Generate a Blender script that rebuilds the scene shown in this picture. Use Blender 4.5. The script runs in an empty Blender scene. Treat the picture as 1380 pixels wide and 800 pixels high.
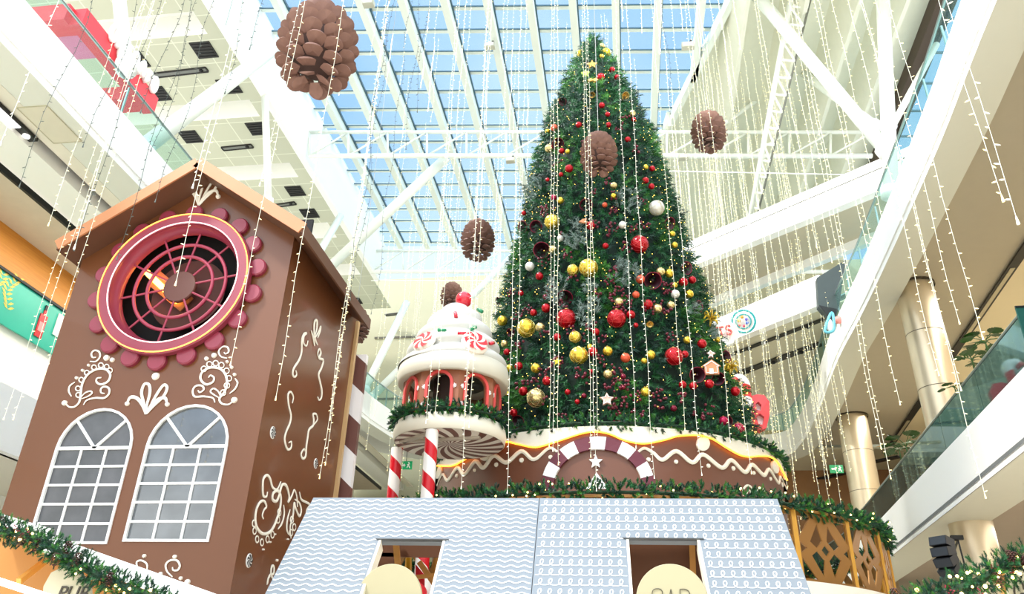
import bpy, math, random
from mathutils import Vector, Matrix
from mathutils.geometry import tessellate_polygon
random.seed(11)
PI = math.pi
V = Vector
SC = bpy.context.scene
COL = SC.collection
# ---------------------------------------------------------------- camera
F = 1044.0; CX, CY = 690.0, 400.0
Zc = V((60, 2030, -1044)).normalized()
Yc = V((160, -542, -1044)); Yc -= Zc*Yc.dot(Zc); Yc.normalize()
Xc = Yc.cross(Zc)
MW = Matrix((Xc, Yc, Zc))          # camera space -> world
CAM = V((0, 0, 1.6))
cd = bpy.data.cameras.new('camera'); cam = bpy.data.objects.new('camera', cd); COL.objects.link(cam)
cd.sensor_width = 36; cd.lens = 36*F/1380; cd.clip_end = 500
m4 = MW.to_4x4(); m4.translation = CAM
cam.matrix_world = m4
SC.camera = cam

def ray(px, py):
    return (MW @ V((px-CX, CY-py, -F))).normalized()
def az(px, py, z):
    d = ray(px, py); return CAM + d*((z-CAM.z)/d.z)
def ax(px, py, x):
    d = ray(px, py); return CAM + d*(x/d.x)
def ay(px, py, y):
    d = ray(px, py); return CAM + d*(y/d.y)
def apl(px, py, p, n):
    d = ray(px, py); return CAM + d*((V(p)-CAM).dot(n)/d.dot(n))
def acyl(px, py, c, r):
    """first hit of the sight line with a vertical cylinder"""
    d = ray(px, py); ox, oy = CAM.x-c[0], CAM.y-c[1]
    a = d.x*d.x+d.y*d.y; b = 2*(ox*d.x+oy*d.y); cc = ox*ox+oy*oy-r*r
    q = b*b-4*a*cc
    t = (-b-math.sqrt(q))/(2*a) if q > 0 else -b/(2*a)
    return CAM + d*t

# ---------------------------------------------------------------- materials
MATS = {}
def lin(c):
    return tuple(((v/255)/12.92 if v/255 <= .04045 else ((v/255+.055)/1.055)**2.4) for v in c)
def mat(name, rgb, rough=.5, metal=0., em=None, es=0., var=.06, scale=3., bump=0., bscale=40., coat=0., rgb2=None):
    """principled material, colour broken up by noise (rgb in 0-255 display values)"""
    if name in MATS: return MATS[name]
    m = bpy.data.materials.new(name); m.use_nodes = True
    nt = m.node_tree; b = nt.nodes['Principled BSDF']
    tc = nt.nodes.new('ShaderNodeTexCoord'); nz = nt.nodes.new('ShaderNodeTexNoise')
    nz.inputs['Scale'].default_value = scale; nz.inputs['Detail'].default_value = 3
    nt.links.new(tc.outputs['Object'], nz.inputs['Vector'])
    mx = nt.nodes.new('ShaderNodeMix'); mx.data_type = 'RGBA'
    c = lin(rgb); c2 = lin(rgb2) if rgb2 else tuple(v*(1-var*2) for v in c)
    mx.inputs['A'].default_value = (*c, 1); mx.inputs['B'].default_value = (*c2, 1)
    nt.links.new(nz.outputs['Fac'], mx.inputs['Factor'])
    nt.links.new(mx.outputs['Result'], b.inputs['Base Color'])
    b.inputs['Roughness'].default_value = rough; b.inputs['Metallic'].default_value = metal
    b.inputs['Coat Weight'].default_value = coat
    if em:
        b.inputs['Emission Color'].default_value = (*lin(em), 1); b.inputs['Emission Strength'].default_value = es
    if bump:
        n2 = nt.nodes.new('ShaderNodeTexNoise'); n2.inputs['Scale'].default_value = bscale
        nt.links.new(tc.outputs['Object'], n2.inputs['Vector'])
        bp = nt.nodes.new('ShaderNodeBump'); bp.inputs['Strength'].default_value = bump
        nt.links.new(n2.outputs['Fac'], bp.inputs['Height']); nt.links.new(bp.outputs['Normal'], b.inputs['Normal'])
    MATS[name] = m
    return m
def glassmat(name, rgb, tr=.8, rough=.03, body=(200, 220, 215)):
    """sheet glass: part clear, part glossy"""
    if name in MATS: return MATS[name]
    m = bpy.data.materials.new(name); m.use_nodes = True; nt = m.node_tree; nt.nodes.clear()
    o = nt.nodes.new('ShaderNodeOutputMaterial'); t = nt.nodes.new('ShaderNodeBsdfTransparent')
    p = nt.nodes.new('ShaderNodeBsdfPrincipled'); mx = nt.nodes.new('ShaderNodeMixShader')
    nz = nt.nodes.new('ShaderNodeTexNoise'); nz.inputs['Scale'].default_value = .6
    mr = nt.nodes.new('ShaderNodeMapRange'); mr.inputs['To Min'].default_value = 1-tr-.04; mr.inputs['To Max'].default_value = 1-tr+.04
    nt.links.new(nz.outputs['Fac'], mr.inputs['Value']); nt.links.new(mr.outputs['Result'], mx.inputs['Fac'])
    t.inputs['Color'].default_value = (*lin(rgb), 1)
    p.inputs['Base Color'].default_value = (*lin(body), 1); p.inputs['Roughness'].default_value = rough
    p.inputs['Specular IOR Level'].default_value = .8
    nt.links.new(t.outputs[0], mx.inputs[1]); nt.links.new(p.outputs[0], mx.inputs[2]); nt.links.new(mx.outputs[0], o.inputs['Surface'])
    MATS[name] = m
    return m
def stripemat(name, ca, cb, expr, rough=.35, width=.5, soft=.02):
    """two colours split by a procedural coordinate. expr(nt, xyz outputs) -> socket whose fraction picks the colour"""
    if name in MATS: return MATS[name]
    m = bpy.data.materials.new(name); m.use_nodes = True; nt = m.node_tree; b = nt.nodes['Principled BSDF']
    tc = nt.nodes.new('ShaderNodeTexCoord'); sp = nt.nodes.new('ShaderNodeSeparateXYZ')
    nt.links.new(tc.outputs['Object'], sp.inputs[0])
    def M(op, a, bb=None, c=None):
        n = nt.nodes.new('ShaderNodeMath'); n.operation = op
        for i, q in enumerate((a, bb, c)):
            if q is None: continue
            if isinstance(q, (int, float)): n.inputs[i].default_value = q
            else: nt.links.new(q, n.inputs[i])
        return n.outputs[0]
    f = expr(M, sp.outputs[0], sp.outputs[1], sp.outputs[2])
    mx = nt.nodes.new('ShaderNodeMix'); mx.data_type = 'RGBA'
    mx.inputs['A'].default_value = (*lin(ca), 1); mx.inputs['B'].default_value = (*lin(cb), 1)
    nt.links.new(f, mx.inputs['Factor']); nt.links.new(mx.outputs['Result'], b.inputs['Base Color'])
    b.inputs['Roughness'].default_value = rough
    MATS[name] = m
    return m

# ---------------------------------------------------------------- mesh builder
class MB:
    def __init__(s): s.v = []; s.f = []; s.mi = []; s.cur = 0
    def vs(s, pts):
        n = len(s.v); s.v.extend([tuple(p) for p in pts]); return list(range(n, n+len(pts)))
    def face(s, idx): s.f.append(tuple(idx)); s.mi.append(s.cur)
    def poly(s, pts): s.face(s.vs(pts))
    def box(s, a, b):
        x0, y0, z0 = a; x1, y1, z1 = b
        i = s.vs([(x0,y0,z0),(x1,y0,z0),(x1,y1,z0),(x0,y1,z0),(x0,y0,z1),(x1,y0,z1),(x1,y1,z1),(x0,y1,z1)])
        for q in ((3,2,1,0),(4,5,6,7),(0,1,5,4),(1,2,6,5),(2,3,7,6),(3,0,4,7)): s.face([i[k] for k in q])
        return s
    def hexa(s, p):   # 8 points, bottom ring then top ring
        i = s.vs(p)
        for q in ((3,2,1,0),(4,5,6,7),(0,1,5,4),(1,2,6,5),(2,3,7,6),(3,0,4,7)): s.face([i[k] for k in q])
        return s
    def beam(s, a, b, w, h, up=V((0,0,1))):
        a, b = V(a), V(b); d = (b-a).normalized(); sx = d.cross(up)
        if sx.length < 1e-4: sx = V((1,0,0))
        sx.normalize(); sy = sx.cross(d)
        ring = lambda c: [c-sx*w/2-sy*h/2, c+sx*w/2-sy*h/2, c+sx*w/2+sy*h/2, c-sx*w/2+sy*h/2]
        return s.hexa(ring(a)+ring(b))
    def prism(s, outer, holes, fr, t, back=0.):
        """flat plate with holes: 2-D loops in frame fr, from depth back to back+t"""
        loops = [outer]+list(holes)
        tri = tessellate_polygon([[V((p[0], p[1], 0)) for p in l] for l in loops])
        flat = [p for l in loops for p in l]
        A = s.vs([fr(p[0], p[1], back+t) for p in flat]); B = s.vs([fr(p[0], p[1], back) for p in flat])
        for q in tri:
            s.face([A[k] for k in q]); s.face([B[k] for k in reversed(q)])
        o = 0
        for l in loops:
            n = len(l)
            for k in range(n):
                s.face((A[o+k], A[o+(k+1) % n], B[o+(k+1) % n], B[o+k]))
            o += n
        return s
    def tube(s, pts, r, seg=8, closed=False, caps=True, flat=1., nrm=None):
        pts = [V(p) for p in pts]; n = len(pts)
        if n < 2: return s
        rr = r if isinstance(r, (list, tuple)) else [r]*n
        rings = []; prev = None
        for i, p in enumerate(pts):
            if closed: d = pts[(i+1) % n]-pts[i-1]
            else: d = pts[min(i+1, n-1)]-pts[max(i-1, 0)]
            if d.length < 1e-9: d = V((0,0,1))
            d.normalize()
            if nrm is not None:
                nn = nrm[i] if isinstance(nrm, list) else nrm
                a = V(nn)-d*V(nn).dot(d)
            elif prev is None:
                a = d.cross(V((0,0,1)))
                if a.length < 1e-3: a = d.cross(V((1,0,0)))
            else: a = prev-d*prev.dot(d)
            a.normalize(); prev = a; b = d.cross(a)
            rings.append(s.vs([p+a*(math.cos(2*PI*k/seg)*rr[i]*flat)+b*(math.sin(2*PI*k/seg)*rr[i]) for k in range(seg)]))
        for i in range(n if closed else n-1):
            A, B = rings[i], rings[(i+1) % n]
            for k in range(seg): s.face((A[k], A[(k+1) % seg], B[(k+1) % seg], B[k]))
        if caps and not closed:
            s.face(list(reversed(rings[0]))); s.face(rings[-1])
        return s
    def cyl(s, a, b, r, seg=16, r2=None):
        return s.tube([a, b], [r, r if r2 is None else r2], seg)
    def lathe(s, prof, c=(0,0,0), seg=32, a0=0., a1=2*PI, axis=None, close=True):
        """prof: (r, z) list about an axis through c"""
        full = abs(a1-a0-2*PI) < 1e-6; n = seg if full else seg+1
        ax_ = V(axis).normalized() if axis is not None else V((0,0,1))
        q = ax_.to_track_quat('Z', 'Y') if axis is not None else Matrix.Identity(3)
        rings = []
        for (r, z) in prof:
            rings.append(s.vs([V(c)+q @ V((r*math.cos(a0+(a1-a0)*k/seg), r*math.sin(a0+(a1-a0)*k/seg), z)) for k in range(n)]))
        for i in range(len(rings)-1):
            A, B = rings[i], rings[i+1]
            for k in range(n if full else n-1): s.face((A[k], A[(k+1) % n], B[(k+1) % n], B[k]))
        return s
    def ball(s, c, r, u=12, w=8, sc=(1,1,1)):
        c = V(c); top = s.vs([c+V((0,0,r*sc[2]))])[0]; rings = []
        for i in range(1, w):
            t = PI*i/w
            rings.append(s.vs([c+V((r*sc[0]*math.sin(t)*math.cos(2*PI*k/u), r*sc[1]*math.sin(t)*math.sin(2*PI*k/u), r*sc[2]*math.cos(t))) for k in range(u)]))
        bot = s.vs([c-V((0,0,r*sc[2]))])[0]
        for k in range(u):
            s.face((top, rings[0][k], rings[0][(k+1) % u])); s.face((bot, rings[-1][(k+1) % u], rings[-1][k]))
        for i in range(len(rings)-1):
            for k in range(u): s.face((rings[i][k], rings[i+1][k], rings[i+1][(k+1) % u], rings[i][(k+1) % u]))
        return s
    def build(s, name, m, parent=None, smooth=False, origin=None):
        me = bpy.data.meshes.new(name)
        o0 = V(origin) if origin is not None else None
        vv = [tuple(V(p)-o0) for p in s.v] if o0 is not None else s.v
        me.from_pydata(vv, [], s.f)
        for q in (m if isinstance(m, (list, tuple)) else [m]): me.materials.append(q)
        if isinstance(m, (list, tuple)) and len(m) > 1: me.polygons.foreach_set('material_index', s.mi)
        if smooth: me.polygons.foreach_set('use_smooth', [True]*len(s.f))
        me.update()
        o = bpy.data.objects.new(name, me); COL.objects.link(o)
        if o0 is not None and parent is None: o.location = o0
        if parent is not None:
            o.parent = parent
            if o0 is not None: o.location = o0
        return o
def mb(): return MB()
def smooth_sharp(o, ang=40):
    me = o.data
    me.polygons.foreach_set('use_smooth', [True]*len(me.polygons))
    try: me.set_sharp_from_angle(angle=math.radians(ang))
    except Exception: pass
    return o
def empty(name, loc, label=None, cat=None, group=None):
    o = bpy.data.objects.new(name, None); COL.objects.link(o); o.location = loc; o.empty_display_size = .1
    if label: o['label'] = label
    if cat: o['category'] = cat
    if group: o['group'] = group
    return o
def tag(o, label, cat, group=None, kind=None):
    o['label'] = label; o['category'] = cat
    if group: o['group'] = group
    if kind: o['kind'] = kind
    return o
def part(m, name, material, root, smooth=False, kind=None, label=None):
    """mesh given in world coordinates, parented under an Empty placed at root.location"""
    loc = root.matrix_world.translation if False else root_loc(root)
    me_o = m.build(name, material, None, smooth)
    for v in me_o.data.vertices: v.co = v.co-loc
    me_o.parent = root
    if kind: me_o['kind'] = kind
    if label: me_o['label'] = label
    return me_o
def root_loc(o):
    l = V(o.location)
    while o.parent is not None:
        o = o.parent; l = l+V(o.location)
    return l
def struct(m, name, material, smooth=False):
    o = m.build(name, material, None, smooth); o['kind'] = 'structure'; return o
def copy_thing(o, loc, parent=None, label=None, rot=None, scale=None):
    c = o.copy(); COL.objects.link(c)
    if parent is not None: c.parent = parent
    else:
        c.location = loc
        if label: c['label'] = label
        if rot is not None: c.rotation_euler = rot
        if scale is not None: c.scale = scale
    for ch in list(o.children): copy_thing(ch, None, c)
    return c
def catmull(pts, n=6, closed=False):
    pts = [V(p) for p in pts]; out = []; N = len(pts)
    rng = range(N) if closed else range(N-1)
    for i in rng:
        p0 = pts[i-1] if (closed or i > 0) else pts[0]*2-pts[1]
        p1 = pts[i]; p2 = pts[(i+1) % N]
        p3 = pts[(i+2) % N] if (closed or i+2 < N) else p2*2-p1
        for k in range(n):
            t = k/n
            out.append(.5*((2*p1)+(p2-p0)*t+(2*p0-5*p1+4*p2-p3)*t*t+(3*p1-p0-3*p2+p3)*t*t*t))
    if not closed: out.append(pts[-1])
    return out
def cm2(pts, n=6, closed=False): return [(p.x, p.y) for p in catmull([(a, b, 0) for a, b in pts], n, closed)]
def text_mesh(txt, size, extr=.01, font=None):
    cu = bpy.data.curves.new('lettering', 'FONT'); cu.body = txt; cu.size = size; cu.extrude = extr
    cu.align_x = 'CENTER'
    o = bpy.data.objects.new('lettering', cu); COL.objects.link(o)
    bpy.context.view_layer.update()
    me = bpy.data.meshes.new_from_object(o.evaluated_get(bpy.context.evaluated_depsgraph_get()))
    bpy.data.objects.remove(o); bpy.data.curves.remove(cu)
    return me
def place_text(txt, size, m, parent, origin, ux, uy, extr=.01, name='lettering', italic=0.):
    me = text_mesh(txt, size, extr); me.materials.clear(); me.materials.append(m)
    ux, uy = V(ux).normalized(), V(uy).normalized(); n = ux.cross(uy)
    base = root_loc(parent) if parent else V((0,0,0))
    for v in me.vertices:
        c = v.co; v.co = V(origin)-base+ux*(c.x+italic*c.y)+uy*c.y+n*c.z
    o = bpy.data.objects.new(name, me); COL.objects.link(o)
    if parent: o.parent = parent
    return o

# common materials
WHITE = mat('white_plaster', (246, 246, 240), .6, var=.015)
WHITE_B = mat('white_paint_gloss', (250, 250, 246), .35, var=.01)
BEIGE = mat('beige_soffit', (214, 208, 182), .7, var=.03)
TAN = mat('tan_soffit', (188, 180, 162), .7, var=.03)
STEEL = mat('white_painted_steel', (238, 243, 234), .4, var=.02)
DARK = mat('dark_metal', (28, 28, 30), .5, var=.05)
BLACKF = mat('black_fitting', (14, 14, 16), .5, var=.05)
CREAM = mat('cream_panel', (236, 230, 212), .6, var=.03)
WORLD_S, SUN_E, DOME_E, EXPO = 1.0, 3.2, 4.2, 0.32
# ================================================================ THE MALL
# world: blue sky with thin cloud above, pale warm daylight of the halls around the atrium below
w = bpy.data.worlds.new('world'); SC.world = w; w.use_nodes = True
nt = w.node_tree; nt.nodes.clear()
out = nt.nodes.new('ShaderNodeOutputWorld'); bg = nt.nodes.new('ShaderNodeBackground')
tc = nt.nodes.new('ShaderNodeTexCoord'); sp = nt.nodes.new('ShaderNodeSeparateXYZ')
nt.links.new(tc.outputs['Generated'], sp.inputs[0])
nz = nt.nodes.new('ShaderNodeTexNoise'); nz.inputs['Scale'].default_value = 2.2; nz.inputs['Detail'].default_value = 6
nt.links.new(tc.outputs['Generated'], nz.inputs['Vector'])
cr = nt.nodes.new('ShaderNodeValToRGB')
cr.color_ramp.elements[0].position = .42; cr.color_ramp.elements[0].color = (.36, .60, .93, 1)
cr.color_ramp.elements[1].position = .78; cr.color_ramp.elements[1].color = (.80, .92, 1.0, 1)
nt.links.new(nz.outputs['Fac'], cr.inputs['Fac'])
mr = nt.nodes.new('ShaderNodeMapRange'); mr.inputs['From Min'].default_value = .18; mr.inputs['From Max'].default_value = .38
nt.links.new(sp.outputs[2], mr.inputs['Value'])
mx = nt.nodes.new('ShaderNodeMix'); mx.data_type = 'RGBA'; mx.inputs['A'].default_value = (1.5, 1.47, 1.38, 1)
nt.links.new(mr.outputs['Result'], mx.inputs['Factor']); nt.links.new(cr.outputs['Color'], mx.inputs['B'])
nt.links.new(mx.outputs['Result'], bg.inputs['Color']); bg.inputs['Strength'].default_value = WORLD_S
nt.links.new(bg.outputs[0], out.inputs[0])

SK = .1                                   # skew of the cross members in plan
def sk(x, y): return y+SK*(x+2.2)
# ---- floor
struct(mb().box((-30, -8, -.2), (30, 60, 0)), 'floor', mat('polished_floor', (226, 220, 206), .25, var=.03))
# ---- skylight: rafters, glazing bars, panes
ZS = 27.0
def raft_x(k): return -2.97+1.72*k
DL = mat('dark_glazing_gasket', (70, 104, 120), .5)
GL = glassmat('skylight_glass', (222, 238, 250), .95)
Y0, Y1 = 8., 43.3
def diag_x(y): return 4.99-(y-23.4)*.283     # right edge of the glazing in plan
for k in range(-7, 10):
    x = raft_x(k); xs = x
    y_end = Y1+SK*(x+2.2)-1.5
    if x > diag_x(y_end): y_end = 23.4+(4.99-x)/.283+.3
    if y_end < Y0+1: continue
    t = empty('roof_rafter', (x, Y0, ZS), 'white steel rafter under the glass roof, running from front to back', 'rafter', 'white rafters of the glass roof')
    part(mb().box((x-.15, Y0, ZS-.55), (x+.15, y_end, ZS-.1)), 'beam', STEEL, t)
    part(mb().box((x+.14, Y0, ZS-.1), (x+.21, y_end, ZS+.02)), 'gasket', DL, t)
j = 0
for n in range(-9, 19):
    yb = 22.87+n*1.26
    if yb > 42: break
    xr = (4.99-(yb-23.4)*.283-.0)
    xr = min(xr, 9)
    x0 = -14.5
    t = empty('glazing_bar', (x0, sk(x0, yb), ZS), 'thin glazing bar crossing the glass roof from side to side', 'glazing bar', 'cross bars of the glass roof')
    part(mb().beam((x0, sk(x0, yb), ZS-.02), (xr, sk(xr, yb), ZS-.02), .045, .06), 'gasket', DL, t)
    part(mb().beam((x0, sk(x0, yb)+.17, ZS+.06), (xr, sk(xr, yb)+.17, ZS+.06), .22, .06), 'bar', STEEL, t)
m = mb(); m.poly([(-14.5, Y0, ZS+.1), (diag_x(Y0)+.1, Y0, ZS+.1), (diag_x(42.5)+.1, 42.5, ZS+.1), (-14.5, 42.5-1.2, ZS+.1)])
struct(m, 'window_1', GL)
# glazing edge beam on the slant, fin ceiling right of it
m = mb(); m.beam((diag_x(Y0), Y0, ZS-.3), (diag_x(43), 43, ZS-.3), .25, .5); struct(m, 'trim_1', STEEL)
CE = mat('fin_ceiling', (240, 240, 222), .7, var=.04)
m = mb(); m.hexa([(diag_x(Y0), Y0, ZS), (13.3, Y0, ZS), (14.6, 46, ZS), (diag_x(46), 46, ZS), (diag_x(Y0), Y0, ZS+.2), (13.3, Y0, ZS+.2), (14.6, 46, ZS+.2), (diag_x(46), 46, ZS+.2)])
struct(m, 'ceiling', CE)
for k, xf in enumerate((5.35, 7.6, 9.6, 11.4)):
    y0 = max(Y0, 23.4+(4.99-xf)/.283+.2) if xf < 4.9 else Y0
    m = mb(); a, b = V((xf, y0, ZS)), V((xf+.5, 46, ZS)); d = 1.3
    m.hexa([a-V((.08,0,d)), a+V((.08,0,-d)), b+V((.08,0,-d)), b-V((.08,0,d)), a-V((.7,0,0)), a+V((.08,0,0)), b+V((.08,0,0)), b-V((.7,0,0))])
    struct(m, 'trim_%d' % (2+k), CE)
m = mb(); m.beam((2.9, 30, ZS-.45), (.3, 46, ZS-.45), .14, .9); struct(m, 'trim_6', CE)
# dark channel and side rooflight beyond the fins
BR = mat('dark_brown_channel', (78, 62, 50), .6)
t = empty('roof_channel', (12.8, Y0, ZS-.4), 'dark brown steel channel along the far right edge of the fin ceiling', 'channel')
part(mb().beam((12.65, Y0, ZS-.35), (13.9, 40, ZS-.35), .5, .7), 'channel_web', BR, t)
part(mb().beam((13.0, Y0, ZS-.6), (14.25, 40, ZS-.6), .12, .5), 'channel_lip', BLACKF, t)
m = mb(); m.poly([(13.3, Y0, ZS+.1), (18, Y0, ZS+.1), (18, 46, ZS+.1), (14.6, 46, ZS+.1)]); struct(m, 'window_2', GL)
for n in range(0, 14):
    y = 12+n*1.9
    t = struct(mb().beam((13.4, y, ZS-.05), (18, y+.5, ZS-.05), .07, .1), 'trim_%d' % (20+n), DL)
struct(mb().beam((15.1, Y0, ZS-.3), (15.9, 46, ZS-.3), .3, .5), 'trim_40', STEEL)
# ---- left: roof-well wall and top ceiling with coffers, vents and slot lights
WW = mat('well_wall_white', (252, 252, 248), .5, var=.01)
m = mb(); m.hexa([(-14.35, Y0, 24.0), (-14.3, 40.2, 24.0), (-14.6, 40.2, 24.0), (-14.65, Y0, 24.0), (-14.35, Y0, 27.2), (-14.3, 40.2, 27.2), (-14.6, 40.2, 27.2), (-14.65, Y0, 27.2)])
struct(m, 'wall_left', WW)
for n in range(16):
    y = 15+n*1.6
    struct(mb().box((-14.36, y, 24.05), (-14.33, y+.035, 27.0)), 'trim_%d' % (50+n), mat('panel_joint', (176, 190, 184), .6))
ZC = 24.0
def cz(px, py): return az(px, py, ZC)
# coffers: raised bays with sloping pale sides, cut out of the ceiling
COF = [((150, 27), (270, 13), (292, 45), (160, 56)), ((215, 148), (330, 130), (348, 152), (228, 170)), ((345, 224), (402, 216), (412, 232), (352, 247)), ((405, 304), (450, 296), (462, 315), (418, 326)), ((478, 356), (492, 353), (498, 368), (484, 371))]
outer = [(-34, Y0), (-14.66, Y0), (-14.61, 44), (-34, 44)]
holes = []
for q in COF:
    p = [cz(*a) for a in q]
    xa = -15.2-.0; 
    y0 = (p[0].y+p[1].y)/2; y1 = (p[2].y+p[3].y)/2
    holes.append([(-30, y0), (xa, y0), (xa, y1), (-30, y1)])
fr = lambda u, v, n: V((u, v, ZC+n))
SOF = mat('upper_soffit', (200, 200, 180), .75, var=.02)
nt = SOF.node_tree      # square ceiling tiles: fine joints
bk = nt.nodes.new('ShaderNodeTexBrick'); bk.offset = 0; bk.inputs['Scale'].default_value = 1; bk.inputs['Mortar Size'].default_value = .025
bk.inputs['Brick Width'].default_value = 1.2; bk.inputs['Row Height'].default_value = 1.2
bk.inputs['Color1'].default_value = (*lin((200, 202, 182)), 1); bk.inputs['Color2'].default_value = (*lin((194, 196, 176)), 1); bk.inputs['Mortar'].default_value = (*lin((222, 224, 206)), 1)
nt.links.new([n for n in nt.nodes if n.type == 'TEX_COORD'][0].outputs['Object'], bk.inputs['Vector'])
nt.links.new(bk.outputs['Color'], nt.nodes['Principled BSDF'].inputs['Base Color'])
struct(mb().prism(outer, holes, fr, .06), 'ceiling_left', SOF)
for i, h in enumerate(holes):
    (x0, y0), (x1, _), (_, y1), _ = h
    m = mb()
    m.poly([(x0,y0,ZC),(x1,y0,ZC),(x1,y0+.2,ZC+.9),(x0,y0+.2,ZC+.9)]); m.poly([(x0,y1,ZC),(x1,y1,ZC),(x1,y1-.2,ZC+.9),(x0,y1-.2,ZC+.9)])
    m.poly([(x1,y0,ZC),(x1,y1,ZC),(x1-.2,y1-.2,ZC+.9),(x1-.2,y0+.2,ZC+.9)])
    m.poly([(x0,y0,ZC+.9),(x1,y0,ZC+.9),(x1,y1,ZC+.9),(x0,y1,ZC+.9)])
    struct(m, 'ceiling_coffer_%d' % (i+1), WHITE)
vl = ['nearest the top edge of the ceiling', 'beside the raking tube', 'under the first coffer at left', 'lowest on the far left ceiling', 'just right of the house roof', 'second one right of the house roof', 'above the house eave', 'far down the upper left ceiling', 'beside the roof well']
for i, (px, py) in enumerate([(275, 67), (183, 80), (213, 126), (309, 116), (257, 184), (347, 173), (398, 257), (417, 287), (478, 405)]):
    c = cz(px, py); s_ = .42
    t = empty('ceiling_vent', c, 'square black ceiling vent, ' + vl[i], 'ceiling vent', 'square black vents in the upper left ceiling')
    part(mb().box((c.x-s_, c.y-s_, ZC-.04), (c.x+s_, c.y+s_, ZC+.0)), 'vent_plate', mat('black_vent', (30, 32, 34), .6), t)
    m = mb()
    for q in range(5): m.box((c.x-s_+.06, c.y-s_+.08+q*.16, ZC-.07), (c.x+s_-.06, c.y-s_+.13+q*.16, ZC-.04))
    part(m, 'louvre', DARK, t)
for i, (a, b) in enumerate([((192, 103), (279, 93)), ((300, 200), (340, 196)), ((370, 277), (398, 273)), ((520, 424), (545, 421))]):
    A, B = cz(*a), cz(*b)
    t = empty('slot_light', A, ['black slot light across the upper left ceiling, nearest the glass roof front', 'black slot light just above the house ridge', 'short black slot light beside two vents', 'small black slot light behind the house eave'][i], 'slot light', 'black slot lights in the upper left ceiling')
    m = mb()
    d_ = (B-A).normalized(); n_ = V((-d_.y, d_.x, 0))*.12
    m.beam(A+n_-V((0,0,.03)), B+n_-V((0,0,.03)), .05, .06); m.beam(A-n_-V((0,0,.03)), B-n_-V((0,0,.03)), .05, .06)
    m.beam(A-n_-V((0,0,.03)), A+n_-V((0,0,.03)), .05, .06); m.beam(B-n_-V((0,0,.03)), B+n_-V((0,0,.03)), .05, .06)
    part(m, 'frame', BLACKF, t)
    part(mb().beam(A-V((0,0,.02)), B-V((0,0,.02)), .2, .02), 'lens', mat('slot_lens', (120, 124, 120), .4), t)
    part(mb().ball(B-V((0,0,.05))-d_*.25, .09, 10, 6), 'spot', BLACKF, t)

# ---- helper: slab edge following a plan curve
def offset_path(P, d):
    out = []
    for i, p in enumerate(P):
        a = P[max(i-1, 0)]; b = P[min(i+1, len(P)-1)]
        t = V((b[0]-a[0], b[1]-a[1], 0)).normalized(); out.append((p[0]-t.y*d, p[1]+t.x*d))
    return out
def band(P, prof, name, m, smooth=False, kind=True, parent=None):
    """prof: list of (outward offset, z) swept along plan path P"""
    b = MB(); rows = [[(q[0], q[1], z) for q in offset_path(P, o)] for (o, z) in prof]
    idx = [b.vs(r) for r in rows]
    for i in range(len(rows)-1):
        for k in range(len(P)-1): b.face((idx[i][k], idx[i][k+1], idx[i+1][k+1], idx[i+1][k]))
    if parent is not None: return part(b, name, m, parent, smooth)
    o = struct(b, name, m, smooth); return o
# level three ring of the atrium (left straight, curved far end, right straight, slightly splayed)
q = [az(1335, 0, 12.7), az(1257, 200, 12.7), az(1170, 395, 12.7), az(1128, 478, 12.7), az(1103, 545, 12.7), az(1080, 590, 12.7), az(1050, 611, 12.7)]
RP = [(6.2, 3.0)]+[(p.x, p.y) for p in q]
far = [(4.5, 39.6), (0, 40.6), (-5, 40.2), (-8.3, 38.6)]
LP = [(-10.3, 36.6), (-11.1, 34.2), (-11.5, 30.5), (-11.5, 22), (-11.5, 12), (-11.5, 3)]
P3 = [(p.x, p.y) for p in catmull([(a, b, 0) for a, b in RP+far+LP], 8)]
L3B, L3T = 12.5, 13.75
FW = mat('fascia_white', (255, 255, 252), .45, var=.005)
band(P3, [(.0, L3T), (.0, 12.74), (.03, 12.74), (.03, 12.69), (0, 12.69), (0, L3B)], 'wall_balcony_upper', FW)
band(P3, [(.012, 12.73), (.012, 12.70)], 'trim_70', mat('shadow_gap', (96, 104, 112), .6))
band(P3, [(0, L3B), (-.85, L3B), (-.85, 13.0)], 'trim_71', mat('soffit_edge', (226, 228, 216), .6, var=.02))
band(P3, [(0, L3T), (-.5, L3T), (-6, L3T)], 'floor_upper', WHITE)
# glass balustrade of level three
BG = glassmat('balustrade_glass', (214, 238, 232), .86, body=(150, 190, 182))
bt = empty('balustrade', (P3[0][0], P3[0][1], L3T), 'clear glass balustrade with slim rail around the upper balcony edge', 'balustrade')
band(P3, [(-.12, L3T), (-.12, 14.7)], 'glass_panel', BG, parent=bt)
part(mb().tube([(a, b, 14.72) for a, b in offset_path(P3, -.12)], .035, 6), 'handrail', mat('rail_steel', (170, 186, 186), .3, .6), bt)
for k in range(4, len(P3)-4, 3):
    a = offset_path(P3, -.2)[k]
    part(mb().box((a[0]-.02, a[1]-.02, L3T), (a[0]+.02, a[1]+.02, 14.7)), 'post', mat('rail_steel', (170, 186, 186), .3, .6), bt)
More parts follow.
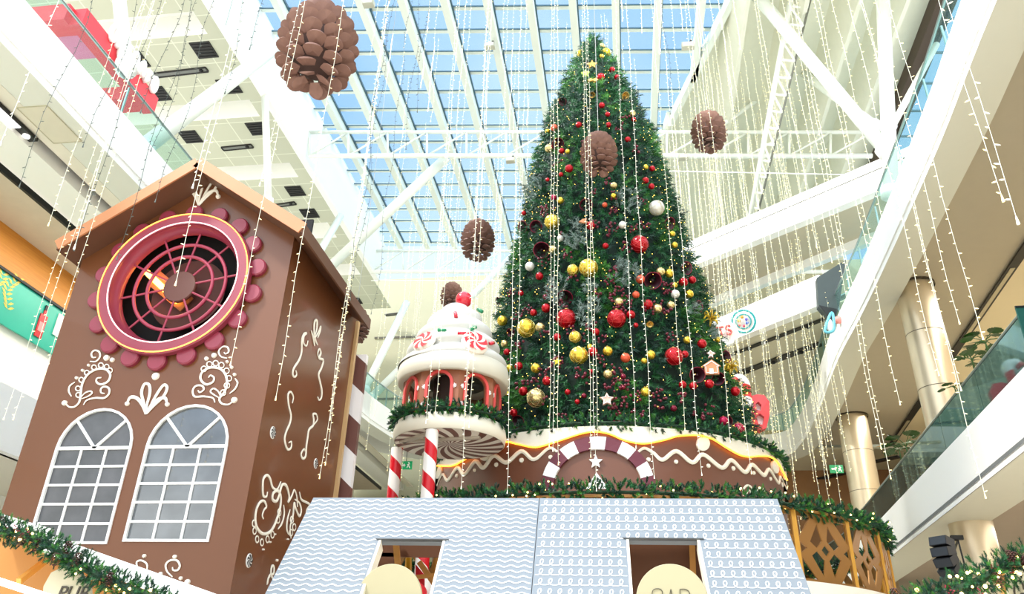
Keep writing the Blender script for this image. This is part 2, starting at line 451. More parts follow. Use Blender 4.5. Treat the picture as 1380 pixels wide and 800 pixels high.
# soffit of level three: left
def strip(x0, x1, y0, y1, z, name, m, z2=None):
    return struct(mb().box((x0, y0, z), (x1, y1, z2 or z+.05)), name, m)
strip(-12.75, -12.36, 3, 45, 12.5, 'ceiling_gallery_1', CREAM)
strip(-13.9, -12.95, 3, 45, 12.3, 'ceiling_gallery_3', WHITE, 12.9)
strip(-14.4, -13.9, 3, 45, 12.85, 'ceiling_gallery_4', mat('recess_grey', (176, 176, 160), .7))
strip(-16.1, -14.35, 3, 45, 12.35, 'ceiling_gallery_5', mat('warm_soffit', (214, 200, 180), .7), 12.5)
strip(-14.38, -14.3, 3, 45, 12.34, 'trim_72', BLACKF, 12.5)
strip(-13.0, -12.72, 3, 45, 12.7, 'trim_73', BLACKF, 12.8)
for i, (y0, y1) in enumerate([(8.2, 12.3), (19, 23), (27.5, 31)]):
    t = empty('linear_light', (-12.85, y0, 12.4), ['lit linear light in the left gallery ceiling beside the frame edge', 'linear light in the gallery ceiling behind the brown house', 'linear light in the gallery ceiling beyond the brown house'][i], 'light', 'linear lights in the left gallery ceiling')
    part(mb().box((-12.96, y0, 12.4), (-12.74, y1, 12.48)), 'housing', BLACKF, t)
    part(mb().box((-12.93, y0+.1, 12.38), (-12.77, y1-.5, 12.4)), 'diffuser', mat('light_diffuser', (255, 255, 255), .4, em=(255, 250, 255), es=1.2), t)
    part(mb().cyl((-12.85, y1-.22, 12.36), (-12.85, y1-.22, 12.42), .08), 'spotlight', mat('spot_lens', (230, 230, 235), .2, em=(255, 250, 235), es=1), t)
t = empty('access_panel', az(70, 165, 12.5), 'square flush access hatch in the beige gallery ceiling at upper left', 'hatch')
c = az(68, 168, 12.5); m = mb()
for (a, b) in (((-.35,-.6),(.35,-.6)), ((.35,-.6),(.35,.6)), ((.35,.6),(-.35,.6)), ((-.35,.6),(-.35,-.6))):
    m.beam(c+V((a[0], a[1], -.01)), c+V((b[0], b[1], -.01)), .02, .02)
part(m, 'hatch_frame', mat('hatch_edge', (196, 190, 160), .6), t)
part(mb().box((c.x-.34, c.y-.59, 12.49), (c.x+.34, c.y+.59, 12.505)), 'hatch_panel', mat('hatch_tan', (226, 220, 198), .7), t)
# left gallery wall with timber band, billboard and shop fronts
WD = mat('orange_timber', (226, 158, 66), .45, rgb2=(196, 120, 40), scale=1.2)
nt = WD.node_tree; mp = nt.nodes.new('ShaderNodeMapping'); mp.inputs['Scale'].default_value = (1, 1, 22)
nzz = [n for n in nt.nodes if n.type == 'TEX_NOISE'][0]; tcc = [n for n in nt.nodes if n.type == 'TEX_COORD'][0]
nt.links.new(tcc.outputs['Object'], mp.inputs['Vector']); nt.links.new(mp.outputs['Vector'], nzz.inputs['Vector'])
struct(mb().box((-16.3, 3, 7), (-16.0, 45, 12.35)), 'wall_gallery_left', WHITE)
struct(mb().box((-16.0, 8, 11.3), (-15.94, 26, 12.35)), 'wall_timber', WD)
def onw(px, py): return ax(px, py, -15.9)
pa, pb, pc_, pd = onw(0, 358), onw(74, 416), onw(72, 476), onw(0, 437)
zt, zb = (pa.z+pb.z)/2, (pc_.z+pd.z)/2; yA, yB = 10.5, pb.y+.6
t = empty('billboard', (-15.9, yA, zb), 'teal shop billboard with gold leaves and a red bottle, under the timber band', 'billboard')
part(mb().box((-15.94, yA, zb), (-15.88, yB, zt)), 'board', mat('teal_print', (18, 150, 128), .3, rgb2=(40, 176, 150), scale=1.5, em=(10, 140, 120), es=.25), t)
part(mb().beam((-15.86, yA, zt+.02), (-15.86, yB, zt+.02), .08, .06), 'frame_top', BLACKF, t)
m = mb(); GY = mat('gold_print', (226, 190, 70), .4, em=(226, 190, 70), es=.2)
for s_ in range(4):
    y = 14.2+s_*1.0 if s_ < 3 else 15.7; z0 = zb+.15+random.random()*.3
    for l in range(9):
        z = z0+l*.11; yy = y+.12*math.sin(l*.7+s_)
        for sd in (-1, 1):
            m.poly([(-15.87, yy, z), (-15.87, yy+sd*.09, z+.10), (-15.87, yy+sd*.20, z+.11), (-15.87, yy+sd*.10, z+.02)])
part(m, 'leaf_print', GY, t, kind='stuff')
bp = onw(50, 448); bp.x = -15.86; by = bp.y
m = mb(); m.box((-15.87, by-.14, zb+.18), (-15.84, by+.14, zb+.85)); m.box((-15.87, by-.05, zb+.85), (-15.84, by+.05, zb+1.0))
part(m, 'bottle_print', mat('red_print', (206, 32, 44), .3), t)
part(mb().box((-15.87, by-.05, zb+.98), (-15.84, by+.05, zb+1.14)), 'bottle_neck', DARK, t)
part(mb().box((-15.845, by-.1, zb+.35), (-15.83, by+.1, zb+.62)), 'bottle_label', mat('label_pink', (236, 150, 150), .4), t)
part(mb().box((-15.87, by+.5, zb+.5), (-15.84, by+.75, zb+1.15)), 'white_print', WHITE_B, t)
# second shop sign further along, seen behind the candy posts
t = empty('shop_sign', onw(443, 660), 'white shop fascia lettered AMERICA beyond the brown house, with a mint end panel', 'sign')
p0, p1 = onw(441, 652), onw(492, 690)
part(mb().box((-15.95, p0.y-1.5, p1.z-.9), (-15.9, p1.y+6, p0.z+.35)), 'fascia', WHITE_B, t)
lz = onw(446, 658)
place_text('AMERICA', .62, mat('sign_dark_letters', (60, 66, 66), .5), t, (-15.87, lz.y+1.75, lz.z-.42), (0, 1, 0), (0, 0, 1), .01)
pm = onw(440, 672); part(mb().box((-15.9, pm.y-1.2, pm.z-.6), (-15.86, pm.y+.6, pm.z)), 'mint_panel', mat('mint', (120, 220, 190), .4), t)
# level two ledges on the left
struct(mb().box((-13.2, 3, 5.9), (-12.9, 38, 7.2)), 'wall_balcony_lower_left', FW)
struct(mb().box((-16.3, 3, 5.9), (-13.1, 45, 6.0)), 'ceiling_lower_left', CREAM)
struct(mb().box((-16.3, 3, 0), (-16.1, 45, 7)), 'wall_shop_left', WHITE)
strip(-13.0, -12.94, 3, 38, 6.3, 'trim_74', DARK, 6.36)
# far end wall of the atrium
FWALL = mat('far_wall', (180, 176, 148), .7, var=.03)
struct(mb().box((-34, 45.5, 0), (22, 46, 27)), 'wall_far', FWALL)
for i, z in enumerate((15.6, 18.2, 22.5)):
    struct(mb().box((-16, 45.44, z), (4, 45.5, z+.12)), 'trim_%d' % (75+i), mat('joint_dark', (96, 92, 80), .6))
struct(mb().box((-34, 41, 16.9), (-15.5, 45.5, 17.6)), 'trim_79', WHITE)
# right side: level three gallery ceiling, wall, columns
def prf(px, py, z): p = az(px, py, z); return (p.x, p.y)
P3r = [p for p in P3 if p[0] > 4 and p[1] < 39]
m = MB(); inn = offset_path(P3r, -.83); outp = [(16, p[1]) for p in inn]
A = m.vs([(a, b, 12.95) for a, b in inn]); B = m.vs([(a, b, 12.95) for a, b in outp])
for k in range(len(A)-1): m.face((A[k], A[k+1], B[k+1], B[k]))
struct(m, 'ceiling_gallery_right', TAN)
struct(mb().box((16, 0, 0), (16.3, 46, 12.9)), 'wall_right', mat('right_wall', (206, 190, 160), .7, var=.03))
struct(mb().box((4, 39.5, 12.9), (16, 46, 13.0)), 'ceiling_gallery_far', BEIGE)
# lighter soffit field beyond the slot light
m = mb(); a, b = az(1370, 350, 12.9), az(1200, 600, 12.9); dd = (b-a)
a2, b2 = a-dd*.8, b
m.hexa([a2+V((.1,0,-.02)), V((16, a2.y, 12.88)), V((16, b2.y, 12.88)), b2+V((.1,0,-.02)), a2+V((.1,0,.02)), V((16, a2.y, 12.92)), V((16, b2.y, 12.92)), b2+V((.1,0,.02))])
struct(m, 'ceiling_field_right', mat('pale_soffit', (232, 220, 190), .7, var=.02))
t = empty('slot_light', a, 'long black slot light in the gallery ceiling right of the thick column', 'slot light')
part(mb().beam(a2-V((0,0,.03)), b2-V((0,0,.03)), .26, .05), 'channel', BLACKF, t)
for s_, e_ in ((.02, .3), (.78, .95)):
    p, q_ = a+dd*s_, a+dd*e_
    part(mb().beam(p-V((0,0,.06)), q_-V((0,0,.06)), .12, .02), 'lens', mat('slot_lens_tan', (190, 180, 150), .4), t)
CO = mat('champagne_metal_column', (214, 198, 168), .32, .55, var=.03, rgb2=(226, 212, 186), scale=1)
cols = []
for i, (pl, pr_, pp) in enumerate([((1210, 380), (1258, 380), 'thick'), ((1129, 560), (1170, 556), 'thin')]):
    A, B = az(*pl, 12.95), az(*pr_, 12.95); c = (A+B)/2; r = (B-A).length/2; c.y += r*.4
    t = empty('column', (c.x, c.y, 0), ['champagne metal column rising from glass balustrade to balcony, nearer and larger', 'champagne metal column standing further back beside green exit sign'][i], 'column', 'round metal columns of the right gallery')
    part(mb().lathe([(r, 0), (r, 12.9)], (c.x, c.y, 0), 40), 'shaft', CO, t, True)
    m = mb()
    for z in (3.0, 4.6, 7.9, 9.6, 11.3): m.lathe([(r+.004, z), (r+.004, z+.02)], (c.x, c.y, 0), 40)
    part(m, 'joint', mat('joint_brown', (90, 78, 60), .5), t)  # dark brown joint rings round the shaft
    part(mb().lathe([(r+.06, 12.88), (r+.06, 12.95)], (c.x, c.y, 0), 40), 'collar', mat('collar_dark', (70, 62, 48), .5), t)
    cols.append((c, r))
# level two balcony, right
def e2(y): return 7.46+.0855*(y-15.3)
P2 = [(e2(y), y) for y in (2, 8, 14, 20, 26, 32, 36)]
P2 += [(9.0, 40), (8.2, 42.5)]
P2 = [(p.x, p.y) for p in catmull([(a, b, 0) for a, b in P2], 4)]
band(P2, [(0, 7.2), (0, 6.0), (.02, 6.0), (.02, 5.9)], 'wall_balcony_lower', FW)
band(P2, [(.03, 6.11), (.03, 6.03)], 'trim_81', mat('groove_grey', (120, 124, 126), .5))
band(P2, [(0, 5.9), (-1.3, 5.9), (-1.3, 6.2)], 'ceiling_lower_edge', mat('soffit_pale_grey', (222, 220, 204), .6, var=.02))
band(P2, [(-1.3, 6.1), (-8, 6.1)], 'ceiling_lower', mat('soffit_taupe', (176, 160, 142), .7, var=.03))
band(P2, [(0, 7.2), (-8, 7.2)], 'floor_lower', mat('gallery_floor', (180, 170, 150), .5))
t = empty('balustrade', (P2[0][0], P2[0][1], 7.2), 'teal reflective glass balustrade along the lower right balcony, plants behind it', 'balustrade')
TG = mat('teal_reflective_glass', (40, 92, 98), .04, .75, var=.3, scale=1.0, rgb2=(70, 128, 128))
nt = TG.node_tree
P2a = offset_path(P2, -.1)
for k in range(0, len(P2a)-1, 2):
    a, b = P2a[k], P2a[min(k+2, len(P2a)-1)]
    m = mb(); m.hexa([(a[0], a[1]+.01, 7.15), (a[0]+.02, a[1]+.01, 7.15), (b[0]+.02, b[1]-.01, 7.15), (b[0], b[1]-.01, 7.15), (a[0], a[1]+.01, 8.15), (a[0]+.02, a[1]+.01, 8.15), (b[0]+.02, b[1]-.01, 8.15), (b[0], b[1]-.01, 8.15)])
    part(m, 'glass_panel', TG, t)
part(mb().tube([(a, b, 8.17) for a, b in P2a], .03, 6), 'handrail', mat('rail_steel', (170, 186, 186), .3, .6), t)
struct(mb().box((14.5, 5, 7.2), (14.7, 46, 12.9)), 'wall_gallery_right', mat('gallery_wall_cream', (224, 210, 178), .7, var=.03))
# far-right under-gallery wall (brown shop front)
struct(mb().box((3, 43.5, 6), (15, 43.7, 12.9)), 'wall_far_shop', mat('brown_shop_wall', (168, 124, 84), .6, var=.1))
for i, (a_, b_) in enumerate([((1070, 653), (1140, 637)), ((1140, 630), (1212, 615))]):
    A, B = az(*a_, 12.45), az(*b_, 12.45)
    struct(mb().beam(A, B, .35, .08), 'trim_%d' % (85+i), DARK)
# slot downlights beneath the ring, right corner
# exit signs
def exit_sign(c, ux, size, label):
    ux = V(ux).normalized(); t = empty('exit_sign', c, label, 'exit sign')
    n = ux.cross(V((0,0,1))); w_, h_ = size*1.6, size
    G = mat('exit_green', (0, 120, 72), .4, em=(0, 140, 80), es=.5)
    def fr_(u, v, d): return V(c)+ux*u+V((0,0,v))+n*d
    part(mb().prism([(-w_/2, -h_/2), (w_/2, -h_/2), (w_/2, h_/2), (-w_/2, h_/2)], [], fr_, .06), 'panel', G, t)
    m = mb()
    k = h_/10
    m.prism([(-6*k, -1*k), (-2*k, -1*k), (-2*k, -2.5*k), (0, 0), (-2*k, 2.5*k), (-2*k, 1*k), (-6*k, 1*k)], [], fr_, .01, .065)
    for q in ([(3*k, 2.2*k), (4.6*k, 2.2*k), (4.6*k, 3.8*k), (3*k, 3.8*k)], [(2*k, 0), (5.6*k, 1.4*k), (5.4*k, 2.2*k), (1.6*k, .8*k)], [(3*k, .5*k), (4.4*k, .8*k), (6*k, -3.4*k), (5*k, -3.6*k), (3.6*k, -1*k), (2.4*k, -3.4*k), (1.4*k, -3*k)]):
        m.prism(q, [], fr_, .01, .065)
    part(m, 'pictogram', WHITE_B, t)
    part(mb().cyl(V(c)+V((0,0,h_/2)), V(c)+V((0,0,h_/2+.5)), .015), 'hanger', DARK, t)
exit_sign(ay(547, 627, 38), (1, 0, 0), .42, 'green exit sign with running man, between the red and white candy posts')
exit_sign(ay(1127, 632, 34), (1, 0, 0), .34, 'small green exit sign under the balcony beside the further column')

# ---- level four band crossing the far right corner
Wd = V((9.74-2.98, 24.65-30.09, 0)).normalized(); Wn = V((-Wd.y, Wd.x, 0))     # Wn points away
a0 = V((2.98, 30.09, 0)); ext0, ext1 = -5.5, 13
def wl(p, z): return V((p.x, p.y, z))
A, B = a0+Wd*ext0, a0+Wd*ext1
m = mb(); m.hexa([wl(A,18.25), wl(B,18.25), wl(B+Wn*.4,18.25), wl(A+Wn*.4,18.25), wl(A,19.5), wl(B,19.5), wl(B+Wn*.4,19.5), wl(A+Wn*.4,19.5)])
struct(m, 'wall_bridge', FW)
m = mb(); m.beam(wl(A,19.1)-Wn*.01, wl(B,19.1)-Wn*.01, .02, .03); struct(m, 'trim_90', mat('joint_dark', (96, 92, 80), .6))
s0, s1 = az(946, 406, 18.25), az(1153, 322, 18.25)
m = mb(); sA, sB = s0-(s1-s0)*1.2, s1+(s1-s0)*.9
m.hexa([wl(A+Wn*.4,18.25), wl(B+Wn*.4,18.25), wl(sB,18.25), wl(sA,18.25), wl(A+Wn*.4,18.3), wl(B+Wn*.4,18.3), wl(sB,18.3), wl(sA,18.3)])
struct(m, 'ceiling_bridge', mat('soffit_greige', (206, 196, 172), .7, var=.03))
sn = V((-(s1-s0).y, (s1-s0).x, 0)).normalized()
m = mb(); m.hexa([wl(sA,17.88), wl(sB,17.88), wl(sB+sn*.3,17.88), wl(sA+sn*.3,17.88), wl(sA,18.25), wl(sB,18.25), wl(sB+sn*.3,18.25), wl(sA+sn*.3,18.25)])
struct(m, 'wall_bridge_lower', FW)
struct(mb().box((-10, 45, 19.5), (4, 45.4, 24)), 'wall_far_panel', FWALL)
# side rooflight seen under the bridge: sloping glass with bars
g0, g1 = az(960, 447, 17.0), az(1150, 345, 17.0)
gd = (g1-g0).normalized(); gn = V((-gd.y, gd.x, 0))
t = empty('side_rooflight', g0, 'glimpse of a glazed side roof with white bars under the bridge at right', 'rooflight')
m = mb(); m.hexa([g0-gd*5+gn*1.2+V((0,0,-.6)), g1+gd*5+gn*1.2+V((0,0,-.6)), g1+gd*5+gn*6+V((0,0,.9)), g0-gd*5+gn*6+V((0,0,.9)), g0-gd*5+gn*1.2+V((0,0,-.55)), g1+gd*5+gn*1.2+V((0,0,-.55)), g1+gd*5+gn*6+V((0,0,.95)), g0-gd*5+gn*6+V((0,0,.95))])
part(m, 'glass', mat('pale_blue_glazing', (190, 222, 232), .1, rgb2=(120, 160, 176), scale=1.2), t)
for k in range(-2, 9):
    p = g0+gd*(k*1.35); part(mb().beam(p+gn*1.1+V((0,0,-.72)), p+gn*6+V((0,0,.8)), .14, .16), 'bar', STEEL, t)
for k in range(4):
    p = g0+gn*(2+k*1.1)+V((0,0,-.5+k*.32)); part(mb().beam(p-gd*5, p+gd*14, .07, .12), 'cross_bar', mat('bar_grey', (90, 110, 118), .5), t)
# lower white fascia of the far right corner
f0, f1 = az(989, 457, 14.9), az(1104, 411, 14.9); fd = (f1-f0).normalized(); fn = V((-fd.y, fd.x, 0))
ftop = apl(1050, 393, f0, fn).z
fA, fB = f0-fd*7, f1+fd*.2
m = mb(); m.hexa([wl(fA,14.9), wl(fB,14.9), wl(fB+fn*.4,14.9), wl(fA+fn*.4,14.9), wl(fA,ftop), wl(fB,ftop), wl(fB+fn*.4,ftop), wl(fA+fn*.4,ftop)])
struct(m, 'wall_corner_fascia', FW)
m = mb(); fB2 = f1+fd*6
m.hexa([wl(fA+fn*.41,14.9), wl(fB2+fn*.41,14.9), wl(fB2+fn*9,14.9), wl(fA+fn*9,14.9), wl(fA+fn*.41,14.95), wl(fB2+fn*.41,14.95), wl(fB2+fn*9,14.95), wl(fA+fn*9,14.95)])
struct(m, 'ceiling_corner', mat('soffit_sand', (216, 210, 184), .7, var=.02))
for i, (p, q_) in enumerate([((985, 478), (1118, 427)), ((985, 507), (1106, 463))]):
    A_, B_ = az(*p, 14.85), az(*q_, 14.85)
    t = empty('slot_light', A_, ['upper dark slot in the far right corner ceiling behind the light strings', 'lower and wider dark slot in the far right corner ceiling'][i], 'slot light')
    part(mb().beam(A_, B_, (.2, .42)[i], .06), 'channel', mat('slot_dark', (52, 50, 42), .6), t)
    for s_ in (.2, .5, .8): part(mb().ball(A_.lerp(B_, s_)-V((0,0,.05)), .1, 8, 5), 'spot', BLACKF, t)
# dark tapered panel hanging at the end of that fascia
t = empty('hanging_screen', ay(1118, 400, 26), 'dark grey tapered panel hanging at the end of the white corner fascia', 'panel')
loop = [(1101, 374), (1140, 350), (1131, 412), (1124, 436), (1103, 412)]
fr_ = lambda u, v, d: ay(u, v, 26)+V((0, d, 0))
part(mb().prism(loop, [], fr_, .3), 'panel_face', mat('slate_panel', (66, 76, 76), .5, var=.08), t)
part(mb().prism([(1104, 411), (1128, 416), (1124, 436)], [], lambda u, v, d: ay(u, v, 25.97)+V((0, d, 0)), .03), 'lower_flap', DARK, t)
# brown recess and shop glass under that corner
m = mb(); c0 = ay(1010, 600, 41)
struct(mb().box((5, 42.6, 13.7), (16, 42.9, 14.9)), 'wall_corner_recess', mat('caramel_wall', (190, 150, 96), .6, var=.08))

# ---- trusses under the roof
def truss(yb, px0, px1, ytop, ybot, label, zt=25.5, nseg=10, x_end=None):
    n = V((-SK, 1, 0)).normalized(); p = V((-2.2, yb, 0))
    A, B = apl(px0, ytop, p, n), apl(px1, ytop, p, n); C_, D_ = apl(px0, ybot, p, n), apl(px1, ybot, p, n)
    t = empty('roof_truss', A, label, 'truss')
    part(mb().tube([A, B], .09, 8), 'top_chord', STEEL, t, True); part(mb().tube([C_, D_], .12, 8), 'bottom_chord', STEEL, t, True)
    for k in range(nseg):
        a, b = A.lerp(B, k/nseg), C_.lerp(D_, (k+1)/nseg); c, d = C_.lerp(D_, k/nseg), A.lerp(B, (k+1)/nseg)
        part(mb().tube([a, c], .06, 6), 'web', STEEL, t, True)
        part(mb().tube([c, d] if k % 2 == 0 else [c, d], .05, 6), 'web', STEEL, t, True)
    return t
truss(29.2, 417, 1175, 178, 210, 'white tube truss spanning the atrium under the glass roof, in front', nseg=14)
truss(40.4, 500, 1120, 338, 366, 'white tube truss at the far end of the glass roof', nseg=14)
# ---- raking tubes
def strut(A, B, r, label, name='raking_strut', group=None):
    t = empty(name, A, label, 'strut', group)
    part(mb().tube([A, B], r, 14), 'tube', STEEL, t, True)
    d = (V(B)-V(A)).normalized()
    part(mb().tube([V(A)-d*.1, V(A)+d*.25], r*1.35, 14), 'end_collar', WHITE_B, t, True)
    return t
strut(ax(188, 203, -12.3), az(405, 38, 26.4), .24, 'thick raking white tube rising from left balcony toward the largest pine cone')
strut(ax(170, 92, -12.6), az(155, -60, 23.7), .2, 'upright white tube behind the red sign at upper left')
strut(ax(425, 378, -14.2), az(602, 212, 24.6), .24, 'raking white tube meeting the front roof truss, right of the house')
strut(ax(398, 395, -13.4), az(459, 291, 23.75), .18, 'short white tube rising to the left ceiling just above the house eave')
strut(ax(362, 275, -14.0), az(357, 130, 24.0), .15, 'slim white post dropping from the left ceiling behind the house ridge')
strut(ax(498, 538, -11.8), az(692, 343, 25), .19, 'long raking white tube passing behind the cupcake tower')
strut(ax(490, 528, -11.9), ax(548, 408, -11.4), .2, 'white tube standing on the far left balcony corner, left of the cupcake tower')
N = ay(1195, 180, 22.5)
strut(ay(1201, 262, 22), az(1187, -70, 26.6), .23, 'upright thick white tube of the forked support at upper right')
strut(ay(1196, 205, 22.4), az(1010, -18, 26.6), .23, 'long raking arm of the forked support, running to the top of the frame')
strut(ay(1180, 170, 22.6), ay(1060, 82, 30), .17, 'short raking arm of the forked support, below the long one')
strut(ay(1200, 175, 22.9), ay(1262, 60, 24), .12, 'thin arm of the forked support leaning over the glass')
strut(ay(960, 178, 29.4), ay(1080, 92, 30.2), .1, 'thin raking tube right of the tree tip, beside a pine cone')
# lattice mast leaning under the fins
def lattice(A, B, w_, n, label):
    A, B = V(A), V(B); d = (B-A).normalized(); s_ = d.cross(V((0,1,0))).normalized()*w_/2
    t = empty('lattice_mast', A, label, 'mast')
    part(mb().tube([A-s_*.3, B-s_], .05, 6), 'chord', mat('mast_grey', (120, 122, 112), .5), t, True); part(mb().tube([A+s_*.3, B+s_], .11, 6), 'chord', STEEL, t, True)  # one chord in a darker grey, the other white
    for k in range(n):
        f0_, f1_ = k/n, (k+1)/n; ws0, ws1 = .3+.7*f0_, .3+.7*f1_
        part(mb().tube([A.lerp(B, f0_)-s_*ws0, A.lerp(B, f1_)+s_*ws1], .05, 5), 'lacing', STEEL, t)
        part(mb().tube([A.lerp(B, f1_)-s_*ws1, A.lerp(B, f1_)+s_*ws1], .05, 5), 'lacing', STEEL, t)
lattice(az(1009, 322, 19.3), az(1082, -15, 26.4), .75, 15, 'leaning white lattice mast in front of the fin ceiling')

# ---- red kiosk sign on the left upper balcony
RS = mat('coral_red_sign', (232, 60, 72), .4, var=.05); PK = mat('pink_lit_sign', (226, 120, 160), .4)
SX = -13.4
def sg(px, py): return ax(px, py, SX)
t = empty('shop_sign', sg(130, 80), 'coral red box sign with bulging white letters on the balcony at upper left', 'sign')
A, B = sg(104, 8), sg(204, 128)
m = mb(); h_ = .5
m.hexa([(SX, A.y, 14.5), (SX+.5, A.y, 14.5), (SX+.5, B.y, 14.5), (SX, B.y, 14.5), (SX, A.y, A.z), (SX+.5, A.y, A.z), (SX+.5, B.y, A.z), (SX, B.y, A.z)])
A2, B2 = sg(106, 12), sg(203, 134)
zt_ = (A2.z+B2.z)/2
t2 = mb(); t2.box((SX-.1, A2.y, zt_-.55), (SX+.25, B2.y, zt_)); part(t2, 'sign_beam', RS, t)
part(mb().box((SX-2.6, A2.y-.2, zt_-.55), (SX-.1, A2.y+.35, zt_)), 'sign_return', RS, t)
part(mb().box((SX-2.4, A2.y+.35, zt_-.5), (SX-.1, A2.y+1.2, zt_-.42)), 'lit_canopy', PK, t)
part(mb().box((SX-2.2, B2.y-.7, zt_-.55), (SX-.1, B2.y-.1, zt_-.1)), 'sign_end', RS, t)
m = mb()
yy = A2.y+(B2.y-A2.y)*.25
LS = (B2.y-A2.y)*.68/7
shapes = 7
for k in range(shapes):
    y = yy+LS*(k+.5)
    if k in (1, 4):
        m.tube(catmull([(SX+.3, y-LS*.35, zt_-.1), (SX+.3, y+LS*.1, zt_+.42), (SX+.3, y+LS*.4, zt_-.05)], 5), .075, 8)
    elif k in (0, 3, 6):
        m.tube([V((SX+.3, y+LS*.32*math.cos(q*PI/6), zt_+.17+.25*math.sin(q*PI/6))) for q in range(12)], .07, 8, closed=True)
    else:
        m.tube(catmull([(SX+.3, y+LS*.35, zt_+.35), (SX+.3, y-LS*.2, zt_+.33), (SX+.3, y+LS*.05, zt_+.12), (SX+.3, y-LS*.3, zt_-.08)], 5), .075, 8)
part(m, 'channel_lettering', WHITE_B, t, True)
# two round downlights seen through the glass below the sign
for i, (px, py) in enumerate([(115, 53), (151, 96)]):
    p = ax(px, py, -14.6)
    t = empty('downlight', p, ['round lit downlight seen through the balcony glass, nearer the red sign corner', 'round lit downlight seen through the balcony glass, second below the red sign'][i], 'downlight', 'round lights under the red sign')
    part(mb().lathe([(0, 0), (.16, 0), (.2, .03), (.2, .08)], p, 20), 'trim_ring', WHITE_B, t); part(mb().lathe([(0, -.01), (.14, -.01)], p, 20), 'lens', mat('down_lens', (255, 255, 255), .3, em=(240, 240, 255), es=2), t)
# ================================================================ GINGERBREAD HOUSE (left)
HY = 10.4; HX = -5.25
HB = mat('gingerbread_brown', (110, 65, 36), .33, var=.04, scale=.8, coat=.15)
HD = mat('dark_interior', (22, 20, 22), .8)
def hp(px, py, off=0.): return ay(px, py, HY-off)
def huv(px, py):
    p = hp(px, py); return (p.x, p.z)
hf = lambda u, v, d: V((u, HY-d, v))          # front face, d outwards
house = empty('gingerbread_house', (-7.2, 12, 0), 'tall brown gingerbread house front with round pink window and white icing scrolls', 'house')
HXL = huv(8, 670)[0]; ze = 8.46; zr = hp(268, 226).z; xr = hp(268, 226).x
# round window
_c = hp(233, 377.5, .16); cx_, cz_ = _c.x, _c.z
R1 = (huv(341, 383)[0]-huv(128, 383)[0])/2
R0 = (hp(236, 289).z-hp(236, 478).z)/2
RO = (R1+R0)/2
circ = lambda r, n=40, c=(cx_, cz_): [(c[0]+r*math.cos(2*PI*k/n), c[1]+r*math.sin(2*PI*k/n)) for k in range(n)]
# arched windows, from their pixel corners
def arch_loop(x0, x1, z0, zs, n=14):
    c = (x0+x1)/2; r = (x1-x0)/2
    return [(x0, z0), (x1, z0)]+[(c+r*math.cos(PI*k/n), zs+r*math.sin(PI*k/n)) for k in range(n+1)]
W = []
for (bl, br, sp_) in (((38, 733), (144, 732), (177, 608)), ((166, 732), (281, 729), (307, 604))):
    x0 = huv(*bl)[0]; x1 = huv(*br)[0]; z0 = huv(*br)[1]
    ztop = huv((x0 and (150 if bl[0] < 100 else 262)), 551 if bl[0] < 100 else 546)[1]
    W.append((x0, x1, z0, ztop-(x1-x0)/2))
outer = [(HXL, 0), (HX, 0), (HX, ze), (xr, zr), (HXL, ze)]
holes = [circ(RO*.76, 48)]+[arch_loop(*q) for q in W]
part(mb().prism(outer, holes, hf, -.12), 'front_wall', HB, house)
side = mb().box((HX-.12, HY+.12, 0), (HX, 13.7, ze)); part(side, 'side_wall', HB, house)
part(mb().box((HXL, HY+.12, 0), (HXL+.12, 13.75, ze)), 'side_wall', HB, house)
part(mb().box((HXL, 13.7, 0), (HX, 13.8, ze)), 'rear_wall', HB, house)
part(mb().box((HXL+.2, HY+1.0, 4.9), (HX-.2, HY+1.05, 9.3)), 'inner_lining', HD, house)
# roof: two slopes, sheet with boxed edge
pa, pb, pc = ay(79, 326, HY-.5), ay(268, 215, HY-.5), ay(409, 303, HY-.5)
ye = ax(498, 432, pc.x).y
RB = mat('roof_soffit_brown', (104, 70, 52), .45, var=.05); RE = mat('roof_edge_caramel', (192, 130, 88), .4, var=.04)
for (a, b, nm) in ((pa, pb, 'roof_slope'), (pb, pc, 'roof_slope')):
    m = mb(); th = .15
    y0, y1 = HY-.5, ye
    m.hexa([(a.x, y0, a.z-th), (b.x, y0, b.z-th), (b.x, y1, b.z-th), (a.x, y1, a.z-th), (a.x, y0, a.z), (b.x, y0, b.z), (b.x, y1, b.z), (a.x, y1, a.z)])
    part(m, nm, RB, house)
    part(mb().beam((a.x, y0-.015, a.z-.07), (b.x, y0-.015, b.z-.07), .03, .2, up=V((0,0,1))), 'barge_board', RE, house)
part(mb().box((pc.x, HY-.5, pc.z-.2), (pc.x+.03, ye, pc.z+.02)), 'eave_board', RB, house)
# round window assembly
PKM = mat('raspberry_pink', (144, 50, 70), .42, var=.05, coat=.2); PKL = mat('raspberry_bar', (164, 58, 82), .4)
rw = RO*.95
m = mb(); c3 = V((cx_, HY, cz_))
m.lathe([(rw*.84, 0), (rw*.84, .15), (rw*.855, .17), (rw*.98, .17), (rw, .15), (rw, .05), (rw*.97, 0)], c3, 64, axis=(0, -1, 0))
wf = part(m, 'round_window', PKM, house); smooth_sharp(wf, 30)
part(mb().lathe([(rw*.76, .42), (rw*.74, .2), (rw*.70, -.25), (rw*.66, -.27)], c3, 64, axis=(0, -1, 0)), 'reveal', PKM, wf) if False else None
def sub(m, name, material, par, smooth=False, label=None):
    o = m.build(name, material, None, smooth); b = root_loc(par)
    for v in o.data.vertices: v.co = v.co-b
    o.parent = par
    if label: o['label'] = label
    return o
sub(mb().lathe([(rw*.845, .16), (rw*.835, .08), (rw*.81, .02), (rw*.785, -.02), (rw*.78, -.1)], c3, 64, axis=(0, -1, 0)), 'reveal', PKM, wf, True)
